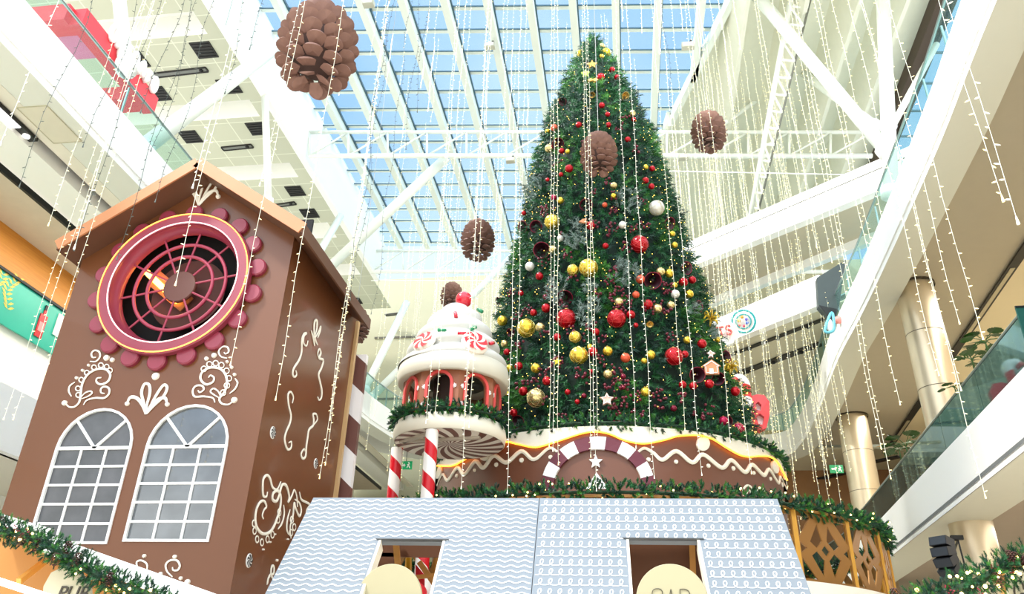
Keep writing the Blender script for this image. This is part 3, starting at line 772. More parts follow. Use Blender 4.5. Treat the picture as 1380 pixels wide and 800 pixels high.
ring = lambda r, d, n=64: [V((cx_+r*math.cos(2*PI*k/n), HY-d, cz_+r*math.sin(2*PI*k/n))) for k in range(n)]
sub(mb().tube(ring(rw*.975, .18), .010, 6, closed=True), 'neon_line', mat('amber_led', (255, 190, 90), .4, em=(255, 170, 70), es=2.2), wf, label='glowing amber line')
sub(mb().tube(ring(rw*.85, .175), .010, 6, closed=True), 'neon_line', mat('pale_led', (255, 220, 220), .4, em=(255, 210, 210), es=1.1), wf, label='pale pink glowing line')
for r in (.61, .435):
    sub(mb().tube(ring(rw*r, -.06), .03, 8, closed=True), 'ring_bar', PKL, wf, True)
for k in range(10):
    a = 2*PI*(k+.28)/10; d = V((math.cos(a), 0, math.sin(a)))
    sub(mb().tube([c3+V((0, .06, 0))+d*rw*.2, c3+V((0, .06, 0))+d*rw*.79], .018, 6), 'spoke', PKL, wf)
sub(mb().lathe([(0, -.04), (rw*.21, -.04), (rw*.22, -.06), (rw*.22, -.1)], c3, 32, axis=(0, -1, 0)), 'hub', mat('hub_brown', (96, 50, 40), .5), wf)
mesh_m = mat('mesh_disc', (84, 46, 40), .7, bump=.8, bscale=120)
sub(mb().lathe([(0, -.34), (rw*.5, -.34)], c3, 40, axis=(0, -1, 0)), 'mesh_disc', mesh_m, wf)
sub(mb().box((HXL+.2, HY+.6, cz_-rw), (HX-.2, HY+.63, cz_+rw)), 'backing', HD, wf)
LT = mat('amber_tube', (255, 190, 90), .4, em=(255, 165, 60), es=14)
A, B = hp(189, 359), hp(230, 398)
m = mb(); sub(mb().tube([A+V((0, .2, 0)), B+V((0, .2, 0))], .05, 8), 'lamp_tube', LT, wf, label='lit amber tube')
sub(mb().beam(A+V((.12, .26, -.08)), B+V((.16, .26, -.05)), .30, .03, up=V((0,1,0))), 'lamp_board', mat('lamp_board_brown', (150, 96, 60), .5), wf)
# scalloped petals round the frame
for k in range(18):
    a = 2*PI*(k+.5)/18; c = c3+V((math.cos(a)*rw*1.055, 0, math.sin(a)*rw*1.055))
    sub(mb().lathe([(0, .08), (rw*.105, .08), (rw*.12, .06), (rw*.12, .0)], c, 20, axis=(0, -1, 0)), 'petal', PKM, wf)
# arched windows
WF = mat('window_white', (248, 248, 244), .35, var=.01)
for i, (x0, x1, z0, zs) in enumerate(W):
    c = (x0+x1)/2; r = (x1-x0)/2
    lo = arch_loop(x0-.01, x1+.01, z0-.01, zs); li = arch_loop(x0+.025, x1-.025, z0+.025, zs)
    wn = part(mb().prism(lo, [li], hf, .045, -.02), 'arched_window', WF, house, label=['arched window with frosted grey panes', 'arched window with clear mirror-like panes'][i])
    if i == 0: gm = mat('frosted_pane', (112, 112, 116), .3, .3, var=.2, scale=3, bump=.3, bscale=9, rgb2=(70, 74, 76))
    else: gm = mat('mirror_pane', (150, 156, 162), .05, .8, var=.3, scale=2, bump=.2, bscale=1.6)
    sub(mb().prism(arch_loop(x0+.01, x1-.01, z0+.01, zs), [], hf, .01, -.035), 'pane', gm, wn)
    t_ = .017; zb_ = zs
    m = mb(); m.box((x0+.01, HY+.0, zb_-.024), (x1-.01, HY+.03, zb_+.024)); sub(m, 'transom', WF, wn)
    for k in (1, 2):
        xx = x0+(x1-x0)*k/3; sub(mb().box((xx-t_, HY+.004, z0), (xx+t_, HY+.03, zb_)), 'muntin', WF, wn)
    for k in range(1, 5):
        zz = z0+(zb_-z0)*k/5; sub(mb().box((x0+.01, HY+.006, zz-t_), (x1-.01, HY+.03, zz+t_)), 'muntin', WF, wn)
    for s_ in (-1, 1):
        sub(mb().beam((c, HY+.015, zb_), (c+s_*r*.68, HY+.015, zb_+r*.72), .04, .03, up=V((0,1,0))), 'muntin', WF, wn)
# ---- icing
ICE = mat('white_icing', (246, 240, 224), .45, var=.02)
def pipe(face, pts, wpx, name='icing_scroll', par=house, n=5, ends=False):
    """piped icing: pixel polyline laid on a surface face(px,py)->(point, normal)"""
    pp = cm2(pts, n); P = []; N_ = []
    for a, b in pp:
        p, nn = face(a, b); P.append(p+nn*.012); N_.append(nn)
    mid = pp[len(pp)//2]; d = (face(mid[0], mid[1]-1)[0]-face(*mid)[0]).length
    m = mb(); L_ = len(P); r = wpx/2*d*(1.7 if face is fs else 1.15)
    rr = [r*(.55+.45*min(1, 4*min(k, L_-1-k)/L_)) for k in range(L_)]
    m.tube(P, rr, 6, nrm=N_, flat=.6)
    return m
def dot(m, face, px, py, rpx, rim=14):
    p, nn = face(px, py); d = (face(px, py-1)[0]-p).length
    m.lathe([(0, .035), (rpx*d*.8, .03), (rpx*d, .0)], p, rim, axis=nn)
def spiral(cx0, cy0, r, turns, a0, sx=1., sy=1., dirn=1, n=18, r1=.12):
    return [(cx0+sx*r*(1-(1-r1)*k/n)*math.cos(a0+dirn*2*PI*turns*k/n), cy0+sy*r*(1-(1-r1)*k/n)*math.sin(a0+dirn*2*PI*turns*k/n)) for k in range(n+1)]
fs = None
ff = lambda px, py: (ay(px, py, HY-.0), V((0, -1, 0)))
fs = lambda px, py: (ax(px, py, HX), V((1, 0, 0)))
Zt = lambda X, Y: (60+X/4.93, 440+Y/4.93)      # reading grid of the upper icing
def zl(l): return [Zt(*p) for p in l]
m = mb()
def add(m, q):
    n = len(m.v); m.v += q.v; m.f += [tuple(i+n for i in f) for f in q.f]; m.mi += q.mi
# left scroll
add(m, pipe(ff, zl([(145,515),(170,535),(205,532),(235,500),(245,440),(255,380),(290,320),(350,285),(410,285),(440,320),(425,365),(380,385),(350,370),(352,345),(380,340)]), 2.6))
add(m, pipe(ff, zl([(262,520),(285,490),(340,475),(400,475),(432,445),(430,410),(400,400),(378,415),(380,440),(402,445)]), 2.3))
add(m, pipe(ff, zl([(245,470),(275,440),(310,430),(318,445),(290,465),(250,480)]), 1.8))
add(m, pipe(ff, zl([(305,232),(345,232),(372,200),(365,168),(335,160),(315,180),(322,205),(345,205)]), 2.0))
add(m, pipe(ff, zl([(182,465),(165,430),(172,395),(205,370)]), 2.0))
for k, (a, b) in enumerate([(228,455),(226,412),(248,355),(285,308),(332,272),(378,258),(416,268),(438,292)]):
    add(m, pipe(ff, zl([(a+16*math.cos(q), b+16*math.sin(q)) for q in [x*PI/5 for x in range(11)]]), 1.4, n=2))
for a, b, r in ((135,508,3.4),(414,208,3.8),(453,222,2.9),(296,258,1.7),(256,292,1.8),(216,342,2.0)): dot(m, ff, *Zt(a, b), r)
part(m, 'icing_scroll', ICE, house)
m = mb()
add(m, pipe(ff, zl([(1258,492),(1225,518),(1180,512),(1165,480),(1195,440),(1215,385),(1205,320),(1165,280),(1100,275),(1050,305),(1040,350),(1075,385),(1120,370),(1128,340),(1105,325),(1092,340)]), 2.6))
add(m, pipe(ff, zl([(1135,505),(1120,475),(1060,465),(1000,465),(988,425),(1010,395),(1050,395),(1060,420),(1035,438),(1022,425)]), 2.3))
add(m, pipe(ff, zl([(1165,475),(1130,455),(1105,432),(1125,412),(1155,430),(1172,465)]), 1.8))
add(m, pipe(ff, zl([(1215,212),(1175,200),(1160,165),(1185,135),(1220,140),(1225,170),(1205,182),(1195,172)]), 2.0))
add(m, pipe(ff, zl([(1232,445),(1268,415),(1285,375),(1268,345)]), 2.0))
for k, (a, b) in enumerate([(1190,440),(1215,392),(1228,345),(1212,295),(1178,258),(1140,245),(1098,252),(1062,282)]):
    add(m, pipe(ff, zl([(a+18*math.cos(q), b+18*math.sin(q)) for q in [x*PI/5 for x in range(11)]]), 1.4, n=2))
for a, b, r in ((1262,488,4.0),(1128,192,3.4),(1078,214,2.7),(1216,235,1.9),(1246,272,2.1),(1265,320,2.1)): dot(m, ff, *Zt(a, b), r)
part(m, 'icing_scroll', ICE, house)
def fleur(face, o, s, m, wd=2.6, dots=True, up=(0, -1)):
    """three-lobed icing flourish; o = foot in pixels, s = scale"""
    L = lambda l: [(o[0]+s*a, o[1]+s*b) for a, b in l]
    add(m, pipe(face, L([(0,0),(-2,-14),(-6,-30),(-2,-43),(5,-42),(6,-30),(2,-14),(0,0)]), wd))
    add(m, pipe(face, L([(1,0),(8,-14),(17,-30),(26,-42),(31,-38),(26,-26),(12,-12),(1,0)]), wd))
    add(m, pipe(face, L([(0,0),(-5,-14),(-13,-23),(-22,-24),(-27,-16)]), wd*1.2))
    add(m, pipe(face, L([(0,0),(8,-12),(18,-21),(28,-23),(31,-15)]), wd*1.2))
    dot(m, face, o[0]-27*s, o[1]-15*s, 3.*s**.5); dot(m, face, o[0]+31*s, o[1]-14*s, 3.*s**.5)
m = mb(); fleur(ff, (197, 558), .93, m, 3.4); dot(m, ff, 210, 507, 5.); part(m, 'icing_fleur', ICE, house)
m = mb(); fleur(ff, (268, 277), .85, m, 2.6); part(m, 'icing_fleur', ICE, house)
# scrolls under the windows
m = mb()
add(m, pipe(ff, [(192,770),(186,764),(185,757),(191,755),(198,759),(199,766),(195,771)], 2.2))
add(m, pipe(ff, [(233,777),(226,770),(224,761),(230,755),(239,755),(243,762),(240,768),(234,768),(233,764)], 2.6))
add(m, pipe(ff, [(226,785),(233,782),(240,784),(243,790)], 2.0))
for a, b, r in ((195,749,2.6),(236,750,2.9),(217,773,2.8),(204,772,2.0),(244,779,2.6),(253,784,4.0),(260,795,3.2)): dot(m, ff, a, b, r)
part(m, 'icing_scroll', ICE, house)
# side face: S scrolls, big curl, pinwheel mints   (grids of the two side zooms)
Za = lambda X, Y: (340+X/3.64, 400+Y/3.64)
Zb = lambda X, Y: (330+X/4, 600+Y/4)
la = lambda l: [Za(*p) for p in l]; lb = lambda l: [Zb(*p) for p in l]
for l in ([(270,215),(262,240),(248,225),(250,190),(262,178),(250,182),(240,210),(238,270),(225,310),(200,350),(195,380),(205,392),(214,380),(210,360)],
          [(322,300),(318,275),(326,255),(333,275),(325,300),(345,310),(335,350),(322,380),(330,420),(338,460),(335,495),(324,505),(318,490)],
          [(193,520),(198,490),(185,465),(172,480),(175,530),(186,580),(180,620),(163,660),(155,700),(168,745),(186,740),(188,710),(175,715)],
          [(300,625),(316,600),(310,575),(295,575),(298,600),(295,630),(275,650),(268,690),(262,730),(258,780),(244,792),(236,770),(250,745),(256,755)],
          [(318,235),(308,215),(300,170),(303,120),(314,118),(312,160),(300,200)], [(305,200),(325,165),(332,145),(328,170),(318,200)], [(303,240),(296,200),(286,165)]):
    m = pipe(fs, la(l), 2.2); part(m, 'icing_scroll', ICE, house)
m = mb()
add(m, pipe(fs, lb([(118,250),(112,275),(95,270),(92,225),(96,180),(115,160),(132,180),(145,225),(170,235),(190,195)]), 2.4))
add(m, pipe(fs, lb([(96,395),(90,375),(100,345),(112,330),(100,300),(78,305),(58,345),(52,400),(62,445),(90,475),(125,470),(150,440),(170,390),(185,340),(190,280),(175,245),(150,255),(145,290),(165,300),(180,270),(195,215),(215,212),(228,240),(235,280),(230,305),(250,270),(262,240),(275,270),(280,330)]), 2.6))
add(m, pipe(fs, lb([(205,320),(208,370),(195,420),(175,450)]), 2.0))
add(m, pipe(fs, lb([(265,290),(290,310),(300,350),(290,380),(270,340),(262,310),(255,380),(240,440),(245,500)]), 2.2))
add(m, pipe(fs, lb([(240,345),(225,400),(222,450),(232,480)]), 2.0))
add(m, pipe(fs, lb([(290,250),(300,290),(325,305),(345,320),(330,350),(325,400)]), 2.0))
for a, b in ((45,420),(48,460),(62,505),(88,522),(118,505),(145,480),(175,400),(182,360),(250,400),(262,440),(245,470)):
    add(m, pipe(fs, lb([(a+9*math.cos(q), b+18*math.sin(q)) for q in [x*PI/5 for x in range(11)]]), 1.3, n=2))
for a, b, r in ((95,560,1.4),(132,520,1.3),(158,478,1.3),(228,505,1.2)): dot(m, fs, *Zb(a, b), r)
part(m, 'icing_scroll', ICE, house)
m = mb()
add(m, pipe(fs, lb([(118,745),(128,700),(150,690),(152,655),(142,650),(136,690),(148,720),(155,735)]), 2.2)); dot(m, fs, *Zb(169, 619), 1.8)
add(m, pipe(fs, lb([(115,750),(122,715),(132,705)]), 2.0)); part(m, 'icing_scroll', ICE, house)
MB_ = mat('mint_dark', (34, 36, 44), .4)
def pinwheel(face, px, py, rpx, par, cols=(WHITE_B, MB_), n=7, thick=.012, name='pinwheel_mint'):
    p, nn = face(px, py); d = (face(px, py-1)[0]-p).length; R = rpx*d
    q = nn.to_track_quat('Z', 'Y'); P = lambda r, a, z: p+q @ V((r*math.cos(a), r*math.sin(a), z))
    o = part(mb().lathe([(0, thick), (R*.8, thick), (R, thick*.4), (R, -.01)], p, 28, axis=nn), name, cols[0], par)
    m = mb()
    for k in range(n):
        a0 = 2*PI*k/n
        A_ = [P(R*(.08+.84*s_/6), a0+.9*s_/6, thick+.004) for s_ in range(7)]; B_ = [P(R*(.08+.84*s_/6), a0+(PI/n)*1.15+.9*s_/6, thick+.004) for s_ in range(7)]
        for s_ in range(6): m.poly([A_[s_], A_[s_+1], B_[s_+1], B_[s_]])
    sub(m, 'swirl_blade', cols[1], o)
    return o
for px, py, r in (Za(100, 665)+(8.5,), Zb(22, 620)+(9.5,), Zb(382, 97)+(7,)): pinwheel(fs, px, py, r, house)
# lit corner strip at the back edge, striped board beyond it
part(mb().box((HX, 13.68, 2), (HX+.06, 13.78, 8.3)), 'corner_trim', mat('caramel_trim', (206, 170, 120), .4), house)
SB = stripemat('brown_white_stripes', (112, 74, 66), (244, 240, 238), lambda M, x, y, z: M('GREATER_THAN', M('FRACT', M('ADD', M('MULTIPLY', z, .8), M('MULTIPLY', x, .7))), .5))
q_ = ay(456, 480, 14.06); part(mb().box((HX-.1, 14.0, 0), (HX+.2, 14.12, q_.z)), 'striped_board', SB, house)

# ================================================================ WAVY AND LOOPED ROOF (front kiosk)
kd = ray(789, -59); el = math.asin(kd.z); kh = V((kd.x, kd.y, 0)).normalized()      # slope direction up and away
ku = V((kh.y, -kh.x, 0)); K0 = ay(727, 671, 10.0)
kn = (kh*math.cos(el)+V((0,0,math.sin(el)))).cross(ku)*-1                             # faces the camera, upwards
if kn.y > 0: kn = -kn
ks = (kh*math.cos(el)+V((0,0,math.sin(el))))
def kuv(px, py):
    p = apl(px, py, K0, kn)-K0; return (p.dot(ku), p.dot(ks))
kf = lambda u, v, d: K0+ku*u+ks*v+kn*d
def tile_uv_obj(o, base):
    pass
kiosk = empty('market_kiosk', V((K0.x, K0.y, 0)), 'long market kiosk with sloping pale blue icing roof, wavy left half and looped right half', 'kiosk')
PB = mat('icing_roof_blue', (120, 128, 136), .5, var=.03, scale=2); WP = mat('icing_line_white', (240, 246, 248), .45, var=.01)
ul, vl_ = kuv(420, 675); ur, _ = kuv(1047, 670); vb = -2.1
ul_b = ul; ur_b = ur
o1 = [kuv(510, 729), kuv(600, 728)]; o2 = [kuv(844, 727), kuv(943, 727)]
hole1 = [(o1[0][0], -1.75), (o1[1][0], -1.75), (o1[1][0], o1[1][1]), (o1[0][0], o1[1][1])]
hole2 = [(o2[0][0], -1.75), (o2[1][0], -1.75), (o2[1][0], o2[1][1]), (o2[0][0], o2[1][1])]
for (x0, x1, hole, nm, lb_) in ((ul, -.004, hole1, 'roof_panel', 'pale blue panel with wavy white lines'), (.004, ur, hole2, 'roof_panel', 'pale blue panel with rows of white loops')):
    rp = part(mb().prism([(x0, vb), (x1, vb), (x1, 0), (x0, 0)], [hole], kf, -.08), nm, PB, kiosk, label=lb_)
    m = mb()
    hx0, hx1, hz = hole[0][0]-.02, hole[1][0]+.02, hole[2][1]+.02
    def ribbon(pts, wd):
        P = [kf(a, b, .004) for a, b in pts]; i = []
        for k in range(len(pts)):
            a = pts[max(k-1, 0)]; b = pts[min(k+1, len(pts)-1)]; dx, dy = b[0]-a[0], b[1]-a[1]; l = math.hypot(dx, dy) or 1
            nx, ny = -dy/l*wd/2, dx/l*wd/2
            i.append((m.vs([kf(pts[k][0]+nx, pts[k][1]+ny, .004)])[0], m.vs([kf(pts[k][0]-nx, pts[k][1]-ny, .004)])[0]))
        for k in range(len(i)-1):
            a, b = pts[k], pts[k+1]
            mx_, my_ = (a[0]+b[0])/2, (a[1]+b[1])/2
            if hx0 < mx_ < hx1 and my_ < hz: continue
            if not (x0+.005 < a[0] < x1-.005 and x0+.005 < b[0] < x1-.005) or max(a[1], b[1]) > -.004: continue
            m.face((i[k][0], i[k][1], i[k+1][1], i[k+1][0]))
    if hole is hole1:
        sp_ = .083; n_ = int(2.1/sp_)
        for r in range(1, n_):
            v0 = -r*sp_+.02
            ribbon([(x0+.01+k*.02, v0+.016*math.sin((x0+k*.02)*2*PI/.155+.0)) for k in range(int((x1-x0)/.02))], .016)
    else:
        # rows of little cursive loops joined by a line
        sp_ = .152; pitch = .112; n_ = int(2.1/sp_)
        for r in range(n_):
            v0 = -(r+1)*sp_+.012; pts = []
            for q in range(int((x1-x0-.03)/pitch*18)):
                tt = q/18; th = 2*PI*tt; hh = .098*((1-math.cos(th))/2)**1.3
                pts.append((x0+.02+pitch*tt+.042*math.sin(th)+.12*hh, v0+hh))
            ribbon(pts, .0115)
    sub(m, 'icing_pattern', WP, rp)
# reveals round the openings, dark lining, studs
RV = mat('cream_reveal', (252, 244, 224), .5, var=.01); ST = mat('raw_timber', (206, 146, 72), .6, var=.1, scale=6)
for h in (hole1, hole2):
    x0, x1, v1 = h[0][0], h[1][0], h[2][1]
    for xx, w_ in ((x0, .03), (x1-.03, .03)):
        m = mb(); m.hexa([kf(xx, -1.75, -.16), kf(xx+w_, -1.75, -.16), kf(xx+w_, -1.75, 0), kf(xx, -1.75, 0), kf(xx, v1, -.16), kf(xx+w_, v1, -.16), kf(xx+w_, v1, 0), kf(xx, v1, 0)])
        part(m, 'opening_reveal', RV, kiosk)
    m = mb(); m.hexa([kf(x0-.03, v1, -.02), kf(x1+.03, v1, -.02), kf(x1+.03, v1+.012, -.02), kf(x0-.03, v1+.012, -.02), kf(x0-.03, v1, .02), kf(x1+.05, v1, .02), kf(x1+.05, v1+.012, .02), kf(x0-.05, v1+.012, .02)])
    part(m, 'opening_head', mat('head_grey', (92, 96, 100), .5), kiosk)
KI = mat('kiosk_inner_brown', (104, 62, 34), .6, var=.08)
yb_ = K0.y+.35
part(mb().box((ay(835, 760, yb_).x, yb_, 1.8), (ay(965, 760, yb_).x, yb_+.05, 3.84)), 'inner_wall', KI, kiosk)
pz = ay(560, 750, yb_).z
part(mb().box((ay(490, 750, yb_).x, yb_, pz), (ay(610, 750, yb_).x, yb_+.05, 3.84)), 'inner_wall', KI, kiosk)
part(mb().box((ay(480, 760, yb_).x, yb_, 1.8), (ay(536, 760, yb_).x, yb_+.05, pz+.05)), 'inner_wall', KI, kiosk)
part(mb().beam(ay(533, 725, yb_-.1), ay(540, 800, yb_-.1), .07, .07), 'stud', ST, kiosk)
part(mb().beam(ay(932, 720, yb_-.06), ay(935, 800, yb_-.06), .07, .07), 'stud', ST, kiosk)
# trestle frame seen through the left opening
A, B = ay(565, 757, yb_+.3), ay(588, 790, yb_+.3)
part(mb().beam(A, B, .05, .07), 'brace', ST, kiosk); part(mb().beam(ay(592, 740, yb_+.3), ay(588, 790, yb_+.3), .06, .06), 'stud', ST, kiosk)
part(mb().beam(ay(556, 778, yb_+.28), ay(592, 774, yb_+.28), .05, .05), 'rail', ST, kiosk)
part(mb().beam(ay(551, 745, yb_+.4), ay(552, 800, yb_+.4), .1, .05), 'stud', mat('gold_post', (190, 138, 24), .35, .3), kiosk)
m = mb(); rd = mat('red_white_cloth', (200, 16, 34), .5)
m.prism([(560, 760), (572, 774), (560, 774)], [], lambda u, v, d: ay(u, v, yb_+.45)+V((0, d, 0)), .02)
m.prism([(562, 780), (572, 779), (572, 790)], [], lambda u, v, d: ay(u, v, yb_+.45)+V((0, d, 0)), .02)
part(m, 'red_triangle', rd, kiosk)
# body under the roof down to the floor
gl_, gr_ = kf(ul+.3, vb+.15, -.2), kf(ur-.3, vb+.15, -.2)
part(mb().box((gl_.x, 10.0, 0), (gr_.x, 10.1, 1.0)), 'counter_front', mat('kiosk_wall', (222, 190, 150), .5), kiosk)
for xx in (gl_.x, (gl_.x+gr_.x)/2, gr_.x-.12): part(mb().box((xx, 8.95, 0), (xx+.12, 9.07, gl_.z)), 'corner_post', ST, kiosk)
part(mb().box((gl_.x, 8.95, .95), (gr_.x, 10.1, 1.02)), 'counter_top', ST, kiosk)
# round hanging sign boards
DC = mat('sign_disc_cream', (176, 168, 134), .5, var=.01)
for i, (px, py, r) in enumerate(((524.5, 807, 44), (906, 810, 49))):
    c = ay(px, py, 9.0 if i == 0 else 9.0); d = (ay(px+1, py, 9.0)-c).length
    t = empty('round_sign', c, ['plain round cream sign board in front of the left roof opening', 'round cream sign board lettered BAR in front of the right roof opening'][i], 'sign')
    part(mb().lathe([(0, .02), (r*d-.006, .02), (r*d, .012), (r*d, -.02), (0, -.02)], c, 64, axis=(0, -1, 0)), 'disc', DC, t)
    part(mb().box((c.x-.02, c.y+.02, c.z-r*d-.7), (c.x+.02, c.y+.05, c.z+.1)), 'support', ST, t)
    if i == 1:
        m = mb(); y = c.y-.028; DL_ = mat('thin_black_line', (70, 66, 50), .5)
        def LN(l): m.tube([ay(a, b, y) for a, b in cm2(l, 6)], .0045, 6)
        LN([(879.5, 826), (879.3, 812), (879, 798), (882, 793.5), (889, 793.2), (892.5, 797), (891, 806), (881, 809)]); LN([(881, 809), (890, 812), (895, 820), (890, 827), (880, 827)])
        m.tube([ay(897.5, 828, y), ay(904, 793.5, y)], .0045, 6); m.tube([ay(904, 793.5, y), ay(911, 828, y)], .0045, 6); m.tube([ay(900, 816, y), ay(909, 816, y)], .0045, 6)
        LN([(917, 827), (916.6, 812), (916.3, 793.6)]); LN([(916.3, 793.6), (924, 793.8), (929, 798), (928, 807), (917, 810)]); m.tube([ay(919, 810, y), ay(931, 827, y)], .0045, 6)
        part(m, 'lettering', DL_, t)
# ================================================================ PODIUM, RAIL, CUPCAKE TOWER
PC = (-.42, 20.); PR = 4.3; ZP = 6.6
PBR = mat('podium_brown', (112, 68, 48), .4, var=.04, scale=.7, coat=.1)
podium = empty('tree_podium', (PC[0], PC[1], 0), 'round gingerbread podium under the tree with glowing wavy icing rim and striped arch', 'podium')
part(mb().lathe([(PR, 3.7), (PR, ZP), (0, ZP)], (PC[0], PC[1], 0), 96), 'drum', PBR, podium, False)
smooth_sharp(podium.children[0], 40)
def fp(px, py, r=PR):
    p = acyl(px, py, PC, r); n = V((p.x-PC[0], p.y-PC[1], 0)).normalized(); return p, n
top = [(586,626),(609,626),(624,619),(644,607),(663,596),(683,594),(698,597),(718,601),(732,599),(757,591),(782,583),(801,580),(821,583),(843,592),(868,596),(896,591),(914,586),(941,585),(960,590),(978,601),(996,611),(1010,614),(1023,613),(1037,614),(1048,621),(1056,636),(1061,646)]
tp = cm2(top, 6); IC = mat('podium_icing', (240, 234, 214), .5, var=.02)
P = [fp(a, b, PR+.07)[0] for a, b in tp]
m = mb(); up_ = [V((p.x, p.y, ZP+.03)) for p in P]; back = [V((PC[0]+(p.x-PC[0])*.95, PC[1]+(p.y-PC[1])*.95, ZP+.03)) for p in P]
low_in = [V((PC[0]+(p.x-PC[0])*.984, PC[1]+(p.y-PC[1])*.984, p.z)) for p in P]
i0, i1, i2, i3 = m.vs(up_), m.vs(P), m.vs(back), m.vs(low_in)
for k in range(len(P)-1):
    m.face((i1[k], i1[k+1], i0[k+1], i0[k])); m.face((i0[k], i0[k+1], i2[k+1], i2[k])); m.face((i3[k], i3[k+1], i1[k+1], i1[k]))
part(m, 'icing_rim', IC, podium, False)
# rest of the rim, out of sight behind
a_0 = math.atan2(P[-1].y-PC[1], P[-1].x-PC[0]); a_1 = math.atan2(P[0].y-PC[1], P[0].x-PC[0]) % (2*PI)
if a_0 > PI: a_0 -= 2*PI
part(mb().lathe([(PR, ZP-.9), (PR+.07, ZP-.9), (PR+.07, ZP+.03), (PR*.95, ZP+.03)], (PC[0], PC[1], 0), 60, a0=a_0, a1=a_1), 'icing_rim', IC, podium)
N_ = [V((p.x-PC[0], p.y-PC[1], 0)).normalized() for p in P]
part(mb().tube([p+n*.0-V((0,0,.02)) for p, n in zip(P, N_)], .018, 6), 'light_line', mat('amber_led_strip', (255, 180, 70), .4, em=(255, 150, 40), es=4), podium, label='glowing amber light line under the icing')
wv = [(589.5,653.6),(597,639),(604,647),(617,630),(626.5,639),(641,621.6),(652,630),(666,614),(683,623),(703,608),(720,619),(740,604),(752,609)]
wr = [(858,610.5),(868,604),(880,610),(892.5,619.5),(911,608),(932.5,623),(947,612.5),(972,630),(985,620),(1003,636),(1013,626),(1028.5,640),(1036,632.5),(1048.4,650.6),(1051,642.4),(1060,659.6)]
for l in (wv, wr): part(pipe(fp, l, 5.2, n=8), 'icing_wave', IC, podium)
m = mb()
for a, b, r in ((616,641,2.6),(640,633.5,2.4),(669,626,3.2),(703,620,3.4),(742,616,3.2),(874,619,3.0),(911,622,3),(954.5,627.5,3),(988,631,3),(1015.5,637,2.6),(1038,645,2.4),(1054,653,2.)):
    m = mb(); dot(m, fp, a, b, r); part(m, 'icing_dot', IC, podium)
def oval(m, face, px, py, rx, ry, rot=0.):
    pts = []
    for k in range(24):
        a = 2*PI*k/24; x, y = rx*math.cos(a), ry*math.sin(a); pts.append(face(px+x*math.cos(rot)-y*math.sin(rot), py+x*math.sin(rot)+y*math.cos(rot)))
    c = face(px, py); ci = m.vs([c[0]+c[1]*.06])[0]; r1 = m.vs([p+n*.045 for p, n in pts]); r2 = m.vs([p-n*.01 for p, n in pts])
    for k in range(24): m.face((ci, r1[k], r1[(k+1) % 24])); m.face((r1[k], r2[k], r2[(k+1) % 24], r1[(k+1) % 24]))
for q in ((654, 611, 7, 10, .1), (946.5, 598, 8.6, 9.8), (1043, 629, 4, 9, -.25), (592.5, 636, 3.6, 9, .2)):
    m = mb(); oval(m, fp, *q); part(m, 'icing_drop', IC, podium)
# striped arch, star and little house gable
def patch(m, face, pts, h=.04):
    """thin raised plate with the outline pts (pixels) on a curved face"""
    top_ = []; 
    for a, b in pts:
        p, n = face(a, b); top_.append((p+n*h, p-n*.01))
    tri = tessellate_polygon([[V((a, b, 0)) for a, b in pts]])
    A_ = m.vs([q[0] for q in top_]); B_ = m.vs([q[1] for q in top_])
    for q in tri: m.face([A_[k] for k in q])
    for k in range(len(pts)): m.face((A_[k], A_[(k+1) % len(pts)], B_[(k+1) % len(pts)], B_[k]))
BG_ = mat('burgundy_paint', (104, 36, 52), .45, var=.04)
seg = 11
for k in range(seg):
    a0_, a1_ = PI+(-.06)+(PI+.12)*k/seg, PI+(-.06)+(PI+.12)*(k+1)/seg
    aa = [a0_+(a1_-a0_)*q/4 for q in range(5)]
    pts = [(806+75*math.cos(a), 657+68*math.sin(a)) for a in aa]+[(806+59*math.cos(a), 657+51*math.sin(a)) for a in reversed(aa)]
    m = mb(); patch(m, fp, pts, .07); part(m, 'arch_block', WHITE_B if k % 2 else BG_, podium)
m = mb()
patch(m, fp, [(803+(9.5 if q % 2 == 0 else 4.2)*math.sin(q*PI/5), 622.5-(9.5 if q % 2 == 0 else 4.2)*math.cos(q*PI/5)) for q in range(10)], .05); part(m, 'star', WHITE_B, podium)
m = mb(); patch(m, fp, [(789, 659), (804, 637), (820, 659)], .05); part(m, 'gable', WHITE_B, podium)
m = mb(); add(m, pipe(lambda a, b: (fp(a, b, PR+.06)), [(795,659),(799,650),(804,643),(809,649),(814,658)], 1.4)); part(m, 'gable_line', DARK, podium)
m = mb(); patch(m, lambda a, b: fp(a, b, PR+.05), [(804+2*math.cos(q), 651+2*math.sin(q)) for q in [x*PI/5 for x in range(10)]], .02); part(m, 'gable_dot', DARK, podium)
m = mb()
add(m, pipe(fp, [(1001,668),(1001,660),(1006,654),(1012,657),(1015,668)], 2.6)); add(m, pipe(fp, [(1005,668),(1007,662),(1010,661),(1011,668)], 1.8))
add(m, pipe(fp, [(1019,669),(1020,661),(1025,657),(1030,662),(1031,671)], 2.4)); add(m, pipe(fp, [(1023,669),(1025,665),(1028,670)], 1.6))
part(m, 'icing_scroll', IC, podium)
